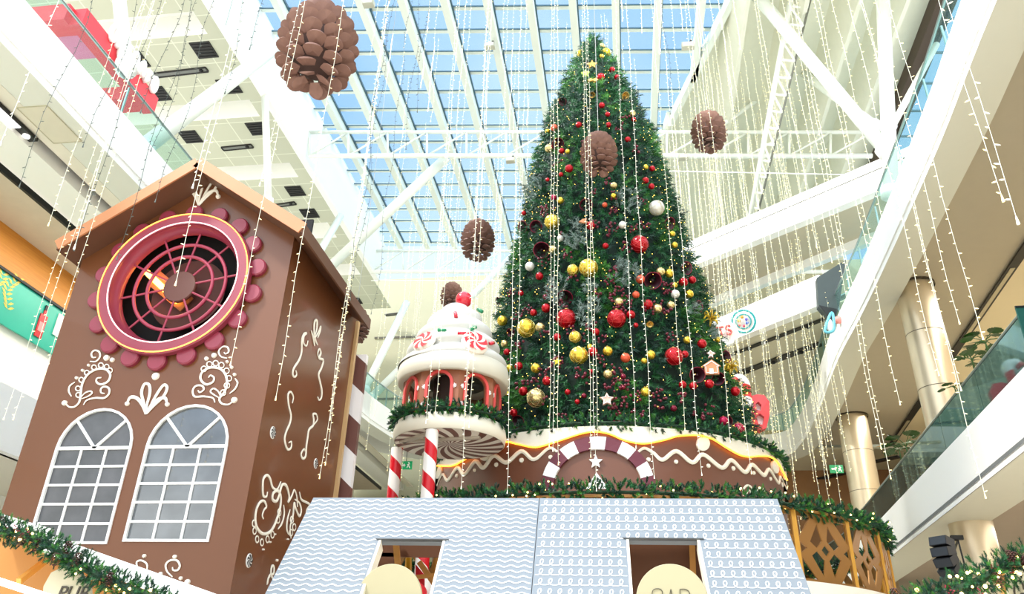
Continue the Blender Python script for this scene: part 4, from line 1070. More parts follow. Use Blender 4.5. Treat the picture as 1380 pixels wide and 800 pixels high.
# platform and gold lattice rail round it
RR = 6.25; ZR = 4.72; ZF = 3.5
plat = empty('tree_platform', (PC[0], PC[1], 0), 'round white raised platform carrying the tree podium', 'platform')
part(mb().lathe([(0, 3.0), (RR+.12, 3.0), (RR+.12, 3.5), (0, 3.5)], (PC[0], PC[1], 0), 96), 'deck', mat('platform_white', (244, 240, 230), .5), plat)
part(mb().lathe([(3.4, 0), (3.4, 3.0)], (PC[0], PC[1], 0), 48), 'drum', mat('platform_drum', (196, 150, 110), .5), plat)
GD = mat('gold_rail', (196, 142, 46), .35, .35, var=.06); GD2 = mat('gold_rail_dark', (150, 104, 44), .4, .3)
rail = empty('lattice_railing', (PC[0], PC[1], ZF), 'gold lattice railing with diamond fretwork around the platform', 'railing')
def rp_(a, z, r=RR): return V((PC[0]+r*math.cos(a), PC[1]+r*math.sin(a), z))
npan = 26; a_st = -.02
for k in range(npan):
    a0_ = a_st+2*PI*k/npan; a1_ = a_st+2*PI*(k+1)/npan
    p0, p1 = rp_(a0_, 0), rp_(a1_, 0); ux = (p1-p0); L_ = ux.length; ux.normalize(); nn = V((0,0,1)).cross(ux)*-1
    part(mb().hexa([p0+V(o)+V((0,0,z)) for z in (ZF, ZR+.02) for o in ((-.045,-.045,0),(.045,-.045,0),(.045,.045,0),(-.045,.045,0))]), 'rail_post', GD, rail)
    H_ = ZR-ZF
    # fretwork plate: outline with lozenge-shaped openings
    def frp(u, v, d): return p0+ux*(u*L_)+V((0, 0, ZF+v*H_))+nn*d
    cx1, cy1 = .5, .48
    def lz(cx2, cy2, w2, h2): return [(cx2-w2, cy2), (cx2, cy2-h2), (cx2+w2, cy2), (cx2, cy2+h2)]
    hs = [
        [(.40,.86),(.46,.62),(.34,.50),(.23,.58)], [(.60,.86),(.54,.62),(.66,.50),(.77,.58)],
        [(.40,.10),(.46,.34),(.34,.46),(.23,.38)], [(.60,.10),(.54,.34),(.66,.46),(.77,.38)],
        lz(.5,.48,.075,.085),
        [(.05,.93),(.28,.93),(.05,.62)], [(.95,.93),(.95,.62),(.72,.93)],
        [(.05,.05),(.05,.34),(.28,.05)], [(.95,.05),(.72,.05),(.95,.34)],
        [(.05,.56),(.16,.48),(.05,.40)], [(.95,.56),(.95,.40),(.84,.48)],
    ]
    part(mb().prism([(0.0,0),(1,0),(1,1),(0.0,1)], hs, frp, .025), 'fret_panel', GD2, rail)
part(mb().lathe([(RR-.05, ZR-.0), (RR+.05, ZR-.0), (RR+.05, ZR+.05), (RR-.05, ZR+.05), (RR-.05, ZR)], (PC[0], PC[1], 0), 80), 'top_rail', GD2, rail)
# ---- greenery helpers
G1 = mat('needle_green', (38, 110, 52), .6, var=.25, scale=.8, rgb2=(20, 70, 44)); G2 = mat('needle_dark', (18, 66, 48), .6, var=.2); G3 = mat('needle_bright', (74, 142, 52), .6, var=.2)
GMS = [G1, G2, G3]
def tuft(m, p, d, L, w, n, spread=.75):
    """spray of flat needles round a twig from p along d"""
    d = V(d).normalized(); a = d.orthogonal().normalized(); b = d.cross(a)
    for i in range(n):
        t = (i+random.random()*.6)/n; th = i*2.4+random.random()
        base = p+d*(L*t*.8); o = (a*math.cos(th)+b*math.sin(th))
        tip = base+(o*spread*random.uniform(.7, 1.15)+d*.75)*(L*.55*(1-.45*t))
        s_ = d.cross(o).normalized()*w*.5
        m.poly([base-s_, base+s_, tip])
def gmat(m): m.cur = random.choices((0, 1, 2), (5, 4, 2))[0]
def garland(path, R, per_m, L, w, n, label, name='garland', group=None, sag=0.):
    root = empty(name, path[0], label, 'garland', group)
    m = mb(); mt = mb(); mt.tube(path, .03, 6)
    part(mt, 'twine', mat('garland_twine', (30, 60, 36), .8), root)
    for i in range(len(path)-1):
        a, b = V(path[i]), V(path[i+1]); l = (b-a).length; d = (b-a).normalized(); u = d.orthogonal(); v_ = d.cross(u)
        for k in range(max(1, int(l*per_m+random.random()))):
            th = random.random()*2*PI; o = u*math.cos(th)+v_*math.sin(th); p = a.lerp(b, random.random())+o*R*random.uniform(.1, .8)
            gmat(m); tuft(m, p, o+d*random.uniform(-.9, .9)+V((0,0,.1)), L*random.uniform(.7, 1.2), w, n)
    part(m, 'needles', GMS, root, kind='stuff')
    return root
# podium garland, rail garland
gp = [rp_(a, ZP+.12, PR+.0) for a in [2*PI*k/90 for k in range(91)]]
garland(gp, .12, 100, .15, .026, 18, 'green fir garland around the top of the podium at the foot of the tree')
gp = [rp_(a, ZR+.1, RR) for a in [2*PI*k/120 for k in range(121)]]
gr = garland(gp, .15, 120, .15, .026, 18, 'green fir garland lying along the gold lattice railing')
FL = mat('fairy_bulb', (255, 230, 160), .4, em=(255, 214, 120), es=9)
m = mb()
for k in range(200):
    a = random.random()*2*PI; m.ball(rp_(a, ZR+.1+random.uniform(-.12, .18), RR+random.uniform(-.05, .24)), .016, 6, 4)
part(m, 'fairy_bulb', FL, gr, kind='stuff')

# ---- cupcake tower beside the podium
TC = ay(606, 590, 15.45); TX, TY = TC.x, TC.y; DR = 1.16; ZD = 6.22
def tray(z): return (0, 0, z)
tower = empty('cupcake_tower', (TX, TY, 0), 'cupcake tower with white swirl roof, cherry and arched brown walls on candy posts', 'tower')
part(mb().lathe([(DR-.02, ZD), (DR, ZD+.02), (DR+.03, ZD+.15), (DR, ZD+.33), (0, ZD+.33)], (TX, TY, 0), 64), 'tray', IC, tower, True)
SW = stripemat('spiral_stripes', (244, 238, 224), (118, 78, 66), lambda M, x, y, z: M('GREATER_THAN', M('FRACT', M('ADD', M('MULTIPLY', M('ARCTAN2', y, x), 18/(2*PI)), M('MULTIPLY', M('SQRT', M('ADD', M('MULTIPLY', x, x), M('MULTIPLY', y, y))), 1.6))), .5), .5)
part(mb().lathe([(0, ZD), (DR-.03, ZD)], (TX, TY, 0), 64), 'spiral_underside', SW, tower)
part(mb().beam((TX-.9, TY-.35, ZD-.03), (TX+.75, TY-.55, ZD-.03), .1, .05), 'support_bar', mat('bar_greige', (206, 196, 178), .5), tower)
part(mb().beam((TX-.95, TY-.3, ZD-.03), (TX-.1, TY-1.0, ZD-.03), .1, .05), 'support_bar', mat('bar_greige', (206, 196, 178), .5), tower)
BR_ = mat('tower_brown', (150, 92, 62), .5, var=.05); CR = mat('coral_arch', (226, 78, 74), .45)
zb0, zb1 = ZD+.33, 7.62; br = 1.06; ns = 8
for k in range(ns):
    a = -PI/2+(k-.5)*2*PI/ns-.06; b = a+2*PI/ns
    p0 = V((TX+br*math.cos(a), TY+br*math.sin(a), 0)); p1 = V((TX+br*math.cos(b), TY+br*math.sin(b), 0)); ux = p1-p0; L_ = ux.length; ux.normalize(); nn = ux.cross(V((0,0,1)))
    ft = lambda u, v, d, p0=p0, ux=ux, nn=nn: p0+ux*u+V((0,0,v))+nn*d
    c = L_/2; r = L_*.29; zs = zb1-.42
    ho = arch_loop(c-r, c+r, zb0+.0+.02, zs, 12)
    w_ = part(mb().prism([(0, zb0), (L_, zb0), (L_, zb1), (0, zb1)], [ho], ft, -.06), 'wall_panel', BR_, tower)
    ho2 = arch_loop(c-r-.06, c+r+.06, zb0, zs, 12); hi = arch_loop(c-r, c+r, zb0+.02, zs, 12)
    sub(mb().prism(ho2, [hi], ft, .04, .0), 'arch_trim', CR, w_)
    # mint rosettes and icing zigzag
    for (u, v) in ((.09, zs-.05), (.09, zs-.42), (L_-.09, zs-.05), (L_-.09, zs-.42)):
        m = mb(); cc = ft(u, v, .0)
        for q in range(8):
            a2 = q*PI/4; e = ft(u+.05*math.cos(a2), v+.05*math.sin(a2), .012); m.beam(ft(u, v, .012), e, .016, .012, up=nn)
        sub(m, 'mint_rosette', WHITE_B, w_)
    sub(mb().tube([ft(L_*.3+L_*.4*q/8, zb1-.06+(.025 if q % 2 else -.025), .015) for q in range(9)], .012, 5), 'icing_zigzag', IC, w_)
part(mb().lathe([(.42, zb0), (.42, zb1)], (TX, TY, 0), 16), 'inner_core', mat('tower_core', (70, 52, 48), .7), tower)
p = ay(570, 545, TY-.7)
part(mb().lathe([(0, .24), (.05, .22), (.1, .12), (.12, 0), (.1, -.2)], (p.x+.02, p.y+.12, p.z-.02), 20), 'white_egg', WHITE_B, tower, True)
# swirl roof
FR = mat('frosting_white', (208, 207, 200), .5, var=.015)
e_r = 1.19; ze0 = ay(617, 495, TY-e_r).z
part(mb().lathe([(.75, ze0+.12), (e_r-.03, ze0), (e_r, ze0+.03), (e_r+.03, ze0+.2), (e_r-.01, ze0+.4), (e_r-.1, ze0+.44)], (TX, TY, 0), 64), 'frosting_brim', mat('frosting_cream', (214, 208, 190), .5, var=.02), tower, True)
zap = ay(630, 410, TY).z
m = mb(); H_ = zap-(ze0+.4); nu, nv = 64, 60; rows = []
for j in range(nv+1):
    t_ = j/nv; row = []
    for i in range(nu):
        a = 2*PI*i/nu
        ph = (t_*4.2-a/(2*PI)) 
        base = (e_r-.02)*(1-t_)**.5
        bump_ = .17*(1-t_*.6)*abs(math.sin(PI*ph)) if t_ < .97 else 0
        row.append((TX+(base*.90+bump_)*math.cos(a), TY+(base*.90+bump_)*math.sin(a), ze0+.38+H_*t_))
    rows.append(m.vs(row))
for j in range(nv):
    for i in range(nu): m.face((rows[j][i], rows[j][(i+1) % nu], rows[j+1][(i+1) % nu], rows[j+1][i]))
part(m, 'frosting_swirl', FR, tower, True)
RD = mat('cherry_red', (214, 20, 48), .2, var=.05, coat=.6); GR_ = mat('sprinkle_green', (30, 140, 92), .35)
part(mb().ball((TX+.13, TY-.05, zap+.1), .19, 20, 14), 'cherry', RD, tower, True)
def frost_r(z):
    t_ = min(max((z-(ze0+.38))/H_, 0), .999); return (e_r-.02)*(1-t_)**.5*.93+.07
def ffr(px, py):
    r = e_r
    for _ in range(12):
        p = acyl(px, py, (TX, TY), r); r = .5*r+.5*frost_r(p.z)
    n = V((p.x-TX, p.y-TY, .45)).normalized(); return p, n
for px, py, r in ((639, 463.5, 13.5), (573, 462, 10.5)):
    pinwheel(ffr, px, py, r, tower, (mat('mint_cream', (250, 238, 222), .35), mat('mint_red', (222, 30, 44), .35)), 6, .1, 'peppermint')
for i, (px, py, c_, an) in enumerate([(614,425,0,1.4),(637,443,1,-.7),(622,450,0,-.1),(662,463,0,-.5),(596,446,1,.2),(646,419,1,-.9)]):
    p, n = ffr(px, py); s_ = n.cross(V((0,0,1))).normalized(); u_ = s_.cross(n)*-1
    d = s_*math.cos(an)+u_*math.sin(an)*-1
    part(mb().tube([p-d*.09+n*.02, p+d*.09+n*.02], .042, 8), 'sprinkle', (RD, GR_)[c_], tower, True)
# candy posts and garland
CS = stripemat('candy_stripes', (248, 244, 238), (208, 18, 36), lambda M, x, y, z: M('GREATER_THAN', M('FRACT', M('ADD', M('MULTIPLY', M('ARCTAN2', y, x), 1/(2*PI)), M('MULTIPLY', z, 1.55))), .55), .25)
for i, (px, py, dz, r) in enumerate(((532, 640, TY+.2, .125), (578, 640, TY-1.0, .13))):
    c = ay(px, py, dz)
    t = empty('candy_post', (c.x, c.y, 0), ['red and white candy striped post, left one carrying the cupcake tray', 'red and white candy striped post, right one carrying the cupcake tray'][i], 'post')
    o = mb().lathe([(r, 0), (r, ZD-.005)], (c.x, c.y, 0), 24); part(o, 'shaft', CS, t, True)
    part(mb().lathe([(r+.08, 0), (r+.08, .08), (r, .1)], (c.x, c.y, 0), 24), 'foot', WHITE_B, t)
garland([V((TX+(DR-.02)*math.cos(a), TY+(DR-.02)*math.sin(a), ZD+.42)) for a in [2*PI*k/48 for k in range(49)]], .09, 130, .15, .024, 18, 'green fir garland on the rim of the cupcake tower tray')

# ================================================================ THE TREE
AX, AY = -.42, 20.
apex = ay(797, 52, AY); ZT = apex.z
# silhouette half-widths read at several heights -> radius by height
PROF = []
for py, hw in ((100, 32), (200, 79), (300, 107), (400, 138), (480, 158), (540, 184), (575, 197)):
    p = ay(800, py, AY); q_ = ay(800+hw, py, AY); PROF.append((p.z, (q_-p).length*1.0))
PROF = [(ZT, .03)]+PROF; PROF.append((6.6, PROF[-1][1]+.05))
def tr(z):
    if z >= PROF[0][0]: return .02
    for a, b in zip(PROF, PROF[1:]):
        if z >= b[0]: return a[1]+(b[1]-a[1])*(a[0]-z)/(a[0]-b[0])
    return PROF[-1][1]
def axx(z): return AX+(z-ZT)*(-.006)
def ftree(px, py, out=0.):
    """first hit of the sight line with the tree surface"""
    d = ray(px, py); best = None
    t0_ = 13.; 
    for k in range(1400):
        t_ = t0_+k*.012; p = CAM+d*t_; h = math.hypot(p.x-axx(p.z), p.y-AY)-tr(p.z)-out
        if h < 0: best = p; break
        if best is None or h < best[1]: best2 = (p, h); best = best2 if False else best
        if k == 0 or h < mn: mn = h; mp_ = p
    if best is None: best = mp_
    n = V((best.x-axx(best.z), best.y-AY, .25)); n.normalize()
    return V(best), n
tree = empty('christmas_tree', (AX, AY, ZP), 'giant green decorated Christmas tree rising from the podium to the glass roof', 'tree')
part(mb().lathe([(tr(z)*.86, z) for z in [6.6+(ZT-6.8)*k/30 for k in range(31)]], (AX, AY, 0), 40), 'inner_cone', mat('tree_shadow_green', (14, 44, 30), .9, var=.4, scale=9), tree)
part(mb().cyl((AX, AY, 6.6), (AX, AY, ZT-.2), .12, 10), 'trunk', mat('trunk_brown', (70, 50, 36), .8), tree)
m = mb()
def surf(z, a, k=1.): return V((axx(z)+tr(z)*k*math.cos(a), AY+tr(z)*k*math.sin(a), z))
random.seed(5)
NB = 8200
for i in range(NB):
    # area-weighted height
    while True:
        z = random.uniform(6.6, ZT-.1)
        if random.random() < tr(z)/PROF[-1][1]+.05: break
    a = random.uniform(-PI, PI)
    front = math.sin(a) < .25
    if not front and random.random() < .5: continue
    o = V((math.cos(a), math.sin(a), 0)); p = surf(z, a, random.uniform(.84, .97))
    q_ = random.random(); m.cur = 0
    # brighter green clusters drift across the tree
    f_ = math.sin(z*1.7+a*3)+math.sin(a*7+z*.6)
    m.cur = 2 if (f_ > 1.0 and q_ < .55) else (1 if q_ < .4 else 0)
    d = (o+V((random.uniform(-.6,.6), random.uniform(-.6,.6), random.uniform(-.9,.15))))
    for s_ in range(2):
        dd_ = d+V((random.uniform(-.5,.5), random.uniform(-.5,.5), random.uniform(-.4,.4)))
        tuft(m, p+V((random.uniform(-.08,.08), random.uniform(-.08,.08), random.uniform(-.08,.08))), dd_, random.uniform(.24, .36), .028, 13, .8)
for k in range(26):
    z = ZT-.25+random.uniform(-.3,.25); tuft(m, V((axx(z), AY, z)), (random.uniform(-1,1), random.uniform(-1,1), random.uniform(.2,1.2)), .3, .028, 14)
part(m, 'fir_needles', GMS, tree, kind='stuff')
# frosted sprays and burgundy berry picks
FRM = mat('frosted_needles', (128, 146, 136), .6, var=.15); BUR = mat('burgundy_berries', (112, 24, 44), .35, var=.1)
m = mb()
for px, py, r in ((847,270,20),(778,316,14),(770,330,12),(842,372,18),(720,252,13),(792,425,14),(800,412,10),(752,386,14),(745,400,10),(795,388,8),(930,415,8),(760,425,8),(836,360,10),(715,265,10),(955,450,8)):
    for k in range(int(r*1.5)):
        a = random.random()*2*PI; q_ = r*random.random()**.5
        p, n = ftree(px+q_*math.cos(a), py+q_*math.sin(a), .03)
        tuft(m, p, n+V((random.uniform(-.8,.8), 0, random.uniform(-.7,.7))), .26, .024, 12)
part(m, 'frosted_spray', FRM, tree, kind='stuff', label='silvery frosted sprays')
m = mb()
for k in range(80):
    py = 150+420*random.random()**.8; hw = 30+(py-100)*.33
    px = 803+random.uniform(-.92,.92)*hw
    p, n = ftree(px, py, .06)
    for q_ in range(9): m.ball(p+V((random.uniform(-.13,.13), random.uniform(-.08,.05), random.uniform(-.13,.13))), random.uniform(.026,.04), 6, 4)
part(m, 'berry_cluster', BUR, tree, True, kind='stuff', label='dark burgundy berry picks')
m = mb()
for k in range(1050):
    while True:
        z = random.uniform(6.7, ZT-1)
        if random.random() < tr(z)/PROF[-1][1] : break
    a = -PI/2+random.uniform(-1.75, 1.75); p = surf(z, a, random.uniform(.97, 1.04)); m.ball(p, .0105, 5, 3)
part(m, 'fairy_bulb', mat('tree_bulb', (255, 220, 120), .4, em=(255, 205, 90), es=3.5), tree, kind='stuff')

# ---------------- ornaments
OM = dict(red=mat('bauble_red', (184, 14, 28), .16, .45, var=.1), dark=mat('bauble_burgundy', (120, 14, 44), .2, .4), gold=mat('bauble_gold', (232, 198, 70), .2, .75, var=.08, scale=8),
          champ=mat('bauble_champagne', (222, 200, 140), .16, .8, var=.1, scale=20), white=mat('bauble_pearl', (232, 230, 220), .25, .2, var=.08, scale=15), coral=mat('bauble_coral', (222, 92, 60), .25, .35), mag=mat('bauble_magenta', (176, 20, 70), .18, .4))
CN = dict(red='glossy red', dark='burgundy', gold='bright gold', champ='champagne gold', white='pearl white', coral='coral orange', mag='magenta')
capm = mat('ornament_cap', (190, 160, 90), .3, .8)
INV = [
 ('gold',783,72,5.5),('gold',817,71,6.5),('gold',811,76,3.5),('champ',811,62,4),('red',810,104,5.5),('red',825,94,4.2),('red',831,104,3.8),('red',811,142,4.2),('red',819,154,3.5),('red',820,168,3.8),('red',780,168,4.2),
 ('champ',852,153,4.8),('red',854,161,3.2),('red',846,188,4.2),('coral',747,172,5),('gold',738,177,3.4),('champ',740,200,6),('gold',765,204,3.4),('red',757,203,4),('red',767,227,5.6),('red',756,235,3.2),('red',738,242,2.8),
 ('gold',870,225,3.8),('red',879,227,4),('red',870,243,4.6),('red',878,251,4.2),('mag',746,266,4.2),('gold',755,270,5),('champ',827,250,5),('gold',827,264,4),('coral',815,276,3.6),('white',885,280,10.5),
 ('red',706,287,3.4),('gold',744,299,10.5),('red',796,304,6.2),('white',839,303,5.2),('red',862,329,12),('gold',906,315,4.2),('gold',909,330,4.4),('red',816,331,4.2),('champ',745,336,5.6),('white',755,321,4.4),('white',714,359,6.4),
 ('gold',772,364,8),('gold',793,361,12.5),('red',727,372,5.4),('champ',890,366,6.2),('gold',902,368,6.2),('coral',863,376,6.2),('red',921,380,6.2),('gold',909,384,4.2),('red',933,377,5.2),('white',910,396,6),('gold',929,396,5.8),('coral',857,397,5),('red',702,395,4),
 ('red',763,429,13.2),('red',831,429,12.6),('gold',709,442,12.4),('champ',728,441,6.6),('red',736,415,6.4),('red',719,421,4.8),('champ',834,407,6.4),('red',873,410,7),('champ',886,416,6.6),('champ',904,411,5.6),('red',850,424,6.2),
 ('gold',775,454,8),('red',751,454,5.2),('red',803,447,5.2),('gold',780,479,12.2),('red',799,474,6.6),('gold',819,473,6.8),('coral',843,482,6.6),('gold',877,478,6.4),('gold',868,486,4.2),('red',908,480,12.2),('red',923,477,5),('red',946,463,6.4),('gold',926,458,5.2),
 ('gold',967,457,4.2),('gold',983,496,5.6),('gold',722,496,6.8),('champ',819,504,6.4),('red',699,493,5.6),('red',737,513,6.2),('red',705,527,6.2),('champ',722,536,12.6),('gold',870,528,6.8),('red',920,518,5.2),('red',934,520,5.4),('red',956,517,6.2),
 ('red',991,527,6.4),('mag',975,567,6.4),('mag',995,578,9),('dark',908,550,4.4),('red',692,556,5.6),('dark',840,507,3.8),('dark',840,522,3.2),('gold',677,432,7.2),('champ',680,463,5),('red',683,474,4.6),('gold',686,496,5.2),('gold',684,530,3.4),
 ('red',778,541,3.6),('red',765,528,4),('dark',787,533,3.6),('red',797,500,3),('dark',735,400,4),('red',857,438,3.4),('gold',795,467,4)]
def zone(px, py):
    bands = ((110, 'at the tree tip'), (175, 'just below the tree tip'), (245, 'beside the pine cone'), (290, 'below the pine cone'), (345, 'at mid tree'), (390, 'just under mid height'), (440, 'amid the large red balls'), (490, 'below the large red balls'), (530, 'in the lower tree'), (999, 'near the podium rim'))
    b = [t for y, t in bands if py <= y][0]
    hw = 30+(py-100)*.36 if py < 540 else 190; q_ = (px-803)/max(hw, 20)
    h = 'left edge' if q_ < -.75 else 'left of centre' if q_ < -.25 else 'centre' if q_ < .25 else 'right of centre' if q_ < .75 else 'right edge'
    return b, h
def ordl(items):
    """give each item (desc, px, py, thing) a label no other shares"""
    from collections import defaultdict
    g = defaultdict(list)
    for it in items: g[it[0]].append(it)
    W_ = ['', 'first', 'second', 'third', 'fourth', 'fifth', 'sixth', 'seventh', 'eighth', 'ninth', 'tenth']
    for d, l in g.items():
        if len(l) == 1: l[0][3]['label'] = d; continue
        xs = [i[1] for i in l]; ys = [i[2] for i in l]
        hz = max(xs)-min(xs) > max(ys)-min(ys)
        l.sort(key=lambda i: i[1] if hz else i[2])
        for k, it in enumerate(l):
            if len(l) == 2: w_ = (('left one', 'right one') if hz else ('upper one', 'lower one'))[k]
            else: w_ = W_[k+1]+(' from left' if hz else ' from top')
            it[3]['label'] = d+', '+w_
items = []
protos = {}
for (c, px, py, r) in INV:
    p, n = ftree(px, py, .1); d = (ftree(px, py, .1)[0]-CAM).length/math.hypot(F, math.hypot(px-CX, py-CY)) ; R = r*d
    big = r >= 8
    key = (c, big)
    if key not in protos:
        t = empty('bauble', (0, 0, 0)); 
        o = mb().ball((0,0,0), 1, 24, 16).build('ball', OM[c], t, True)
        mb().cyl((0,0,.97), (0,0,1.12), .16, 10).build('cap', capm, t); 
        if big:
            m = mb()
            for q_ in range(9):
                ax_ = V((random.uniform(-1,1), random.uniform(-1,1), random.uniform(-1,1))).normalized(); u_ = ax_.orthogonal().normalized(); v_ = ax_.cross(u_); h_ = random.uniform(-.7,.7); rr_ = math.sqrt(1-h_*h_)
                m.tube([ax_*h_*1.01+(u_*math.cos(2*PI*k/28)+v_*math.sin(2*PI*k/28))*rr_*1.01 for k in range(28)], .015, 4, closed=True)
            m.build('glitter_line', mat('glitter_'+c, {'red': (232, 90, 90), 'gold': (250, 236, 150), 'white': (196, 176, 130)}.get(c, (236, 220, 170)), .3, .6), t)
        protos[key] = t; cur = t; t.location = p
    else: cur = copy_thing(protos[key], p)
    cur.scale = (R, R, R); cur['category'] = 'bauble'; cur['group'] = 'baubles on the Christmas tree'; cur.rotation_euler = (random.uniform(-.3,.3), random.uniform(-.3,.3), random.uniform(0,6)) if r < 8 else (0,0,random.uniform(0,6))
    b, h = zone(px, py); sz = 'large' if r >= 8 else 'medium' if r >= 5.4 else 'small'
    items.append(('%s %s bauble %s, %s' % (sz, CN[c], b, h), px, py, cur))
ordl(items)
# bells: flared, mouth towards the viewer
BM = mat('bell_burgundy', (160, 22, 60), .3, .3, var=.08); BM2 = mat('bell_inner', (52, 8, 26), .45, .1); BG2 = mat('bell_gold', (226, 190, 110), .25, .7)
items = []
bp_ = None
for (px, py, r, dx, dz, kind) in [(752,194,8.5,.3,-.4,0),(758,137,6,-.9,-.6,0),(790,276,9,.1,-.5,0),(903,301,9,.9,-.2,0),(704,306,9,-.9,.1,0),(722,305,8.5,-.2,0,0),(730,337,11.5,-.1,-.2,0),(880,378,12,.2,-.2,0),(926,361,9,.8,.1,0),(761,401,11,0,-.6,0),(940,505,11,.3,-.1,0),(968,510,9,.3,-.2,0),(979,481,9,.9,.1,0),(671,405,5,-.9,-.3,0),(943,412,8,1.2,.3,0),(698,568,9,-.4,-.3,0),(688,448,6,-.5,-.3,0),(980,568,8,.5,-.4,0),(843,130,6.5,.9,-.4,1),(876,437,5,.1,-.9,1),(798,128,4.5,0,-.9,1)]:
    p, n = ftree(px, py, .05); R = r*(p-CAM).length/math.hypot(F, math.hypot(px-CX, py-CY))
    prof = [(.12, 1.5), (.3, 1.42), (.42, 1.1), (.5, .7), (.66, .35), (.95, .08), (1.0, 0), (.93, .03)]; inner = [(.93, .03), (.6, .36), (.44, .7), (.34, 1.1), (0, 1.3)]
    t = empty('bell', p, 'x', 'bell', 'burgundy bells on the tree' if kind == 0 else 'gold bells on the tree')
    mm = BM if kind == 0 else BG2
    o = mb().lathe(prof, (0,0,0), 28).build('bell_shell', mm, t, True); o2 = mb().lathe(inner, (0,0,0), 28).build('bell_inside', BM2 if kind == 0 else BG2, t, True)
    o3 = mb().ball((0,0,.22), .16, 10, 8).build('clapper', BM2 if kind == 0 else capm, t, True)
    tc_ = (CAM-p).normalized()
    dir_ = (tc_*.75+V((dx*.8, 0, dz*.8))).normalized()      # mouth direction = -Z of the bell
    t.rotation_mode = 'QUATERNION'; t.rotation_quaternion = (-dir_).to_track_quat('Z', 'Y'); t.scale = (R, R, R)
    b, h = zone(px, py); items.append(('%s flared bell %s, %s' % ('burgundy' if kind == 0 else 'small gold', b, h), px, py, t))
ordl(items)
# stars, bows, gingerbread cut-outs
def starpts(r, r2, n=5): return [((r if q % 2 == 0 else r2)*math.sin(q*PI/n), (r if q % 2 == 0 else r2)*math.cos(q*PI/n)) for q in range(2*n)]
def flatorn(px, py, pts, mm, label, cat, name, icing=True):
    p, n = ftree(px, py, .2); sc = (p-CAM).length/F; n2 = (CAM-p); n2.z = -.3; n2.normalize(); ux = n2.cross(V((0,0,1))).normalized()*-1; uy = n2.cross(ux)
    if uy.z < 0: uy = -uy
    fr_ = lambda u, v, d: p+ux*(u*sc)+uy*(v*sc)+n2*d
    t = empty(name, p, label, cat)
    part(mb().prism(pts, [], fr_, .06), 'biscuit', mm, t)
    if icing:
        m = mb(); m.tube([fr_(a*.78, b*.78, .068) for a, b in pts], .012, 5, closed=True); part(m, 'icing_outline', WHITE_B, t)
    return t, fr_, sc
PKB = mat('pink_biscuit', (236, 190, 172), .5); GBM = mat('ginger_biscuit', (206, 140, 96), .5)
flatorn(818, 539, starpts(9.5, 5), PKB, 'pale pink six-lobed star biscuit low on the tree above the podium arch', 'star', 'star_ornament')
flatorn(751, 488, starpts(6, 2.4), mat('star_gold', (222, 190, 60), .3, .6), 'small gold star left of the large gold bauble in the lower tree', 'star', 'star_ornament', False)
flatorn(798, 88, starpts(7, 3), mat('star_amber', (232, 176, 90), .3, .5), 'amber gold star near the top of the tree', 'star', 'star_ornament', False)
flatorn(789, 100, starpts(6, 3), mat('star_lime', (170, 210, 90), .4, .2), 'lime green leafy star near the top of the tree', 'star', 'star_ornament', False)
flatorn(799, 109, [(-7,0),(-3,3),(0,1),(4,3),(7,0),(3,-3),(0,-1),(-4,-2)], mat('star_amber', (232, 176, 90), .3, .5), 'orange gold bow below the stars at the tree top', 'bow', 'bow_ornament', False)
flatorn(786, 299, [(-6,-1),(-1,3),(5,4),(3,0),(7,-2),(0,-3)], GBM, 'tan leaf-shaped ornament left of the red bauble at mid tree', 'ornament', 'leaf_ornament', False)
flatorn(958, 478, [(-4,-5),(-1,-1),(-5,2),(-2,3),(0,6),(2,3),(6,1),(2,-1),(3,-6),(0,-3)], PKB, 'small pink gingerbread figure beside the right edge of the tree', 'ornament', 'biscuit_figure')
t, fr_, sc = flatorn(959, 496, [(-9,-9),(9,-10),(9,1),(12,1),(1,11),(-12,3),(-9,2)], GBM, 'gingerbread house ornament at the lower right of the tree', 'ornament', 'gingerbread_house_ornament')
part(mb().prism([(-3,-9),(2,-9),(2,-2),(-3,-2)], [], fr_, .02, .06), 'door', WHITE_B, t)
flatorn(955, 492, [(0,0),(3,0),(3,3),(0,3)], WHITE_B, 'tiny white icing window tag on the gingerbread house ornament', 'ornament', 'icing_tag', False) if False else None
# gold ribbon bow on right edge
for (px, py, r, lb) in ((958, 431, 9, 'gold ribbon bow puff on the right edge of the tree beside the blue round balloon'), (985, 496, 8, 'gold ribbon bow puff low on the right edge of the tree')):
    p, n = ftree(px, py, .15); R = r*(p-CAM).length/F
    t = empty('ribbon_bow', p, lb, 'bow'); GBW = mat('gold_ribbon', (228, 192, 60), .3, .6)
    for q_ in range(6):
        a = q_*PI/3+.3; u_ = V((math.cos(a), -.3, math.sin(a))); m = mb()
        m.tube(catmull([p, p+u_*R*.7+V((0,-.1,.1)), p+u_*R*1.2, p+u_*R*.6+V((0,-.2,-.05)), p], 5), R*.13, 5, flat=.5)
        part(m, 'loop', GBW, t)
